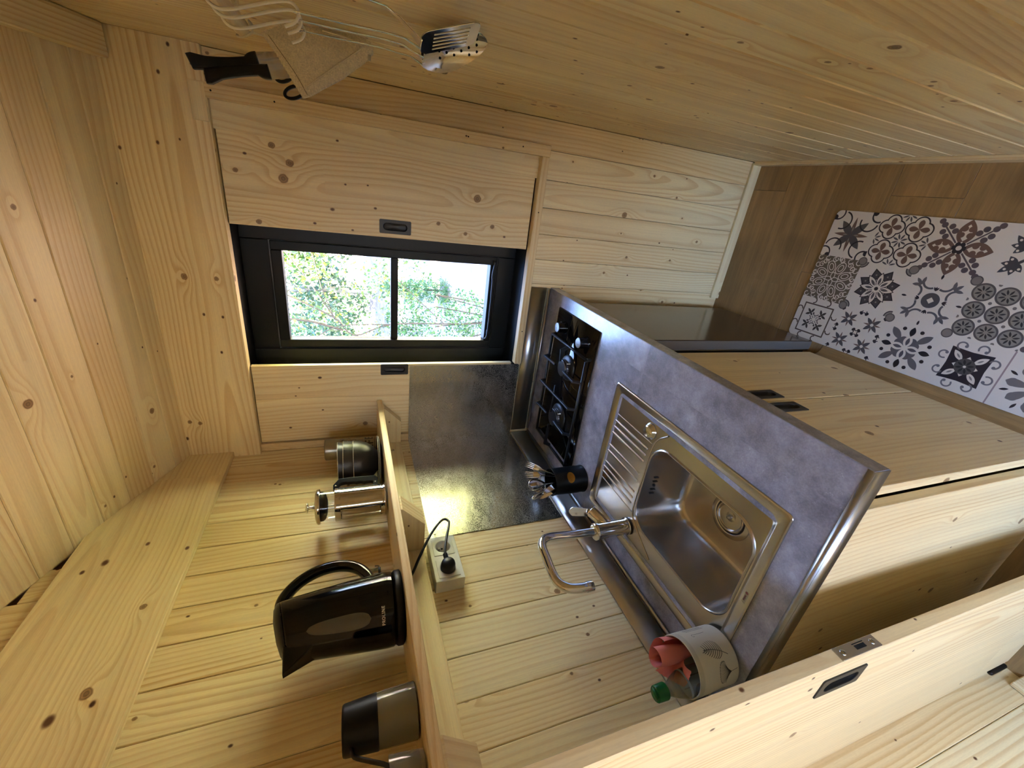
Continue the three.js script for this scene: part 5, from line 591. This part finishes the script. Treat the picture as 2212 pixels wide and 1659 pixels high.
const leafMat = (c) => new THREE.MeshPhysicalMaterial({ name: 'leaf', color: new THREE.Color(c), roughness: 0.8, transmission: 0.35, thickness: 0, side: THREE.DoubleSide });
const bark = S('bark', '#3a332b', 0.9), barkPale = S('pale bark', '#8d8577', 0.9);
const leafGeo = (() => { const g = new THREE.BufferGeometry(); g.setAttribute('position', new THREE.Float32BufferAttribute([0, 0, 0, 0.5, 0.45, 0.10, 0, 1, 0, -0.5, 0.45, 0.10, 0, 0.5, -0.04], 3)); g.setIndex([0, 1, 4, 1, 2, 4, 2, 3, 4, 3, 0, 4]); g.computeVertexNormals(); return g; })();
function crown(parent, n, blobs, size, cols, flat = 0.6) {
  const im = new THREE.InstancedMesh(leafGeo, leafMat('#ffffff'), n), M = new THREE.Matrix4(), q = new THREE.Quaternion(), e = new THREE.Euler(), c = new THREE.Color(); im.name = 'foliage'; im.userData.kind = 'stuff'; im.castShadow = im.receiveShadow = true;
  for (let i = 0; i < n; i++) { const b = blobs[Math.floor(rnd() * blobs.length)], u = rr(-1, 1), a = rr(0, 6.283), r = Math.cbrt(rr(0.15, 1)), s = size * rr(0.6, 1.4), w = Math.sqrt(1 - u * u); e.set(rr(-1.6, 1.6), rr(0, 6.28), rr(-1.6, 1.6)); q.setFromEuler(e);
    M.compose(V(b[0] + b[3] * r * w * Math.cos(a), b[1] + b[4] * r * u, b[2] + b[3] * r * w * Math.sin(a)), q, V(s * flat, s, s)); im.setMatrixAt(i, M); c.set(cols[Math.floor(rnd() * cols.length)]).multiplyScalar(rr(0.7, 1.2)); im.setColorAt(i, c); }
  parent.add(im); return im; }
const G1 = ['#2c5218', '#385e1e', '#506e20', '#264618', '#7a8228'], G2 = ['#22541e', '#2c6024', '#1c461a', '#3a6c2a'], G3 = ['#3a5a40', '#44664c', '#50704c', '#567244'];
{ // nearest leafy shrub with thin dark branches
  const o = thing('leafy_shrub', 'light green leafy shrub with thin dark branches close outside the window', 'shrub', [-0.34, -0.5, -2.6]);
  put('branch', tube([[0.10, 0, 0], [0.02, 0.9, 0], [0.0, 1.69, 0], [-0.11, 2.05, 0.02], [0.06, 2.22, 0.02], [0.28, 2.62, 0.05]], 0.0075, 40, 7), bark, o);
  for (const [pts, r] of [[[[0.06, 2.22, 0.02], [0.39, 2.41, 0.02], [0.64, 2.58, 0.04]], 0.005], [[[0.06, 2.22, 0.02], [0.31, 2.30, 0.05], [0.64, 2.36, 0.1]], 0.0045], [[[-0.06, 2.15, 0.02], [0.03, 2.42, 0.05], [0.05, 2.62, 0.05]], 0.011], [[[0.0, 1.69, 0], [-0.02, 2.2, 0.05], [-0.22, 2.52, 0.1]], 0.005], [[[-0.11, 2.05, 0.02], [-0.18, 1.78, 0.0], [-0.3, 1.5, 0]], 0.004], [[[0.02, 1.2, 0], [0.3, 1.5, 0.1], [0.5, 1.7, 0.1]], 0.004]]) put('branch', tube(pts, r, 24, 6), bark, o);
  crown(o, 2600, [[0.3, 2.5, -0.1, 0.35, 0.3], [0.5, 2.0, -0.1, 0.35, 0.35], [0.0, 1.9, -0.25, 0.45, 0.35], [-0.25, 2.4, -0.2, 0.4, 0.35], [0.45, 1.6, -0.1, 0.25, 0.3], [-0.35, 1.9, -0.2, 0.3, 0.4]], 0.034, G1); }
{ const o = thing('bright_bush', 'bright green bush low outside the window, in front of the dry slope', 'bush', [-0.36, -0.55, -2.75]); for (let k = 0; k < 6; k++) put('stem', tube([[rr(-0.1, 0.1), 0, 0], [rr(-0.2, 0.2), 0.5, rr(-0.1, 0.1)], [rr(-0.3, 0.3), 1.3, rr(-0.15, 0.15)]], 0.006, 12, 6), bark, o); crown(o, 4200, [[-0.05, 1.25, 0, 0.32, 0.32], [0.10, 1.0, 0, 0.26, 0.25], [-0.3, 1.45, 0.05, 0.35, 0.35], [-0.2, 0.8, 0.05, 0.35, 0.3], [0.05, 1.6, -0.1, 0.28, 0.2]], 0.030, G2); }
{ const o = thing('young_conifer', 'young feathery green conifer standing on the pale slope', 'conifer', [-0.62, -0.55, -5.2]); put('trunk', tube([[0, 0, 0], [0.06, 1.6, 0]], 0.016, 6, 8), bark, o); const bl = []; for (let k = 0; k < 9; k++) bl.push([0.006 * k, 0.3 + k * 0.155, 0, 0.30 - k * 0.024, 0.11]); crown(o, 5200, bl, 0.055, ['#286426', '#327030', '#3c7a36', '#225822'], 0.16); }
[[2.5, 0.1, -2.3], [3.6, 0.6, -4.4]].forEach(([x, y, z], i) => { const o = thing('sunlit_bush', i ? 'farther yellow-green bush on the grassy bank beside the house' : 'nearer yellow-green bush on the grassy bank, mirrored in the splashback', 'bush', [x, y - 0.25, z]); for (let k = 0; k < 5; k++) put('stem', tube([[0, 0, 0], [rr(-0.2, 0.2), 0.4, rr(-0.2, 0.2)], [rr(-0.4, 0.4), 0.8, rr(-0.4, 0.4)]], 0.012, 10, 6), barkPale, o); crown(o, 2600, [[0, 0.5, 0, 0.5, 0.35], [-0.3, 0.35, 0.2, 0.35, 0.3], [0.3, 0.7, -0.2, 0.4, 0.3]], 0.06, ['#8a9a34', '#a2a83e', '#6c8a30', '#b8b44a']); });
[[-3.7, -1.6], [-3.4, -3.6], [-3.5, -5.6], [-3.9, -7.8]].forEach(([x, z], i) => { const o = thing('tall_spruce', ['first tall spruce of the dark row left of the window view, nearest the house', 'second tall spruce in the dark row left of the window view', 'third tall spruce in the dark row left of the window view', 'farthest tall spruce in the dark row left of the window view'][i], 'spruce', [x, -0.6, z], 'tall spruces shading the slope'); put('trunk', tube([[0, -0.2, 0], [0, 7.6, 0]], 0.12, 6, 10), bark, o); const bl = []; for (let k = 0; k < 12; k++) bl.push([0, 1.0 + k * 0.58, 0, 1.35 - k * 0.085, 0.5]); crown(o, 7000, bl, 0.34, ['#16301a', '#1d3a20', '#122816'], 0.42); });
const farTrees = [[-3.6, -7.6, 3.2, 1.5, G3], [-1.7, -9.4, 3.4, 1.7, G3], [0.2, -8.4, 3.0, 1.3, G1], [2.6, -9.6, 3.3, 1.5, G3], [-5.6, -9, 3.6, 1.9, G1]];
farTrees.forEach(([x, z, h, r, cols], i) => { const y = Math.min(-0.55 + 0.225 * Math.max(0, -z - 2.2), 3.0), o = thing('broadleaf_tree', ['hazy broadleaf tree at the upper left of the view through the window', 'pale hazy broadleaf tree behind the young conifer outside', 'yellow-green broadleaf tree behind the glazing bar outside', 'tall pale tree to the right of the window view', 'large broadleaf tree far left up the slope'][i], 'tree', [x, y, z]);
  put('trunk', tube([[0, -0.3, 0], [0.05, h * 0.35, 0], [-0.05, h * 0.8, 0.05]], 0.07, 10, 8), barkPale, o); for (let k = 0; k < 5; k++) { const a = rr(0, 6.28); put('branch', tube([[0.03, h * rr(0.25, 0.6), 0], [0.5 * Math.cos(a) * r, h * rr(0.5, 0.8), 0.5 * Math.sin(a) * r], [0.9 * Math.cos(a) * r, h * rr(0.7, 1), 0.9 * Math.sin(a) * r]], 0.022, 12, 6), barkPale, o); }
  const bl = []; for (let k = 0; k < 10; k++) bl.push([rr(-0.6, 0.6) * r, h * rr(0.15, 0.95), rr(-0.6, 0.6) * r, r * rr(0.35, 0.6), r * rr(0.3, 0.5)]); crown(o, 5200, bl, 0.12, cols); });
renderer.render(scene, camera);
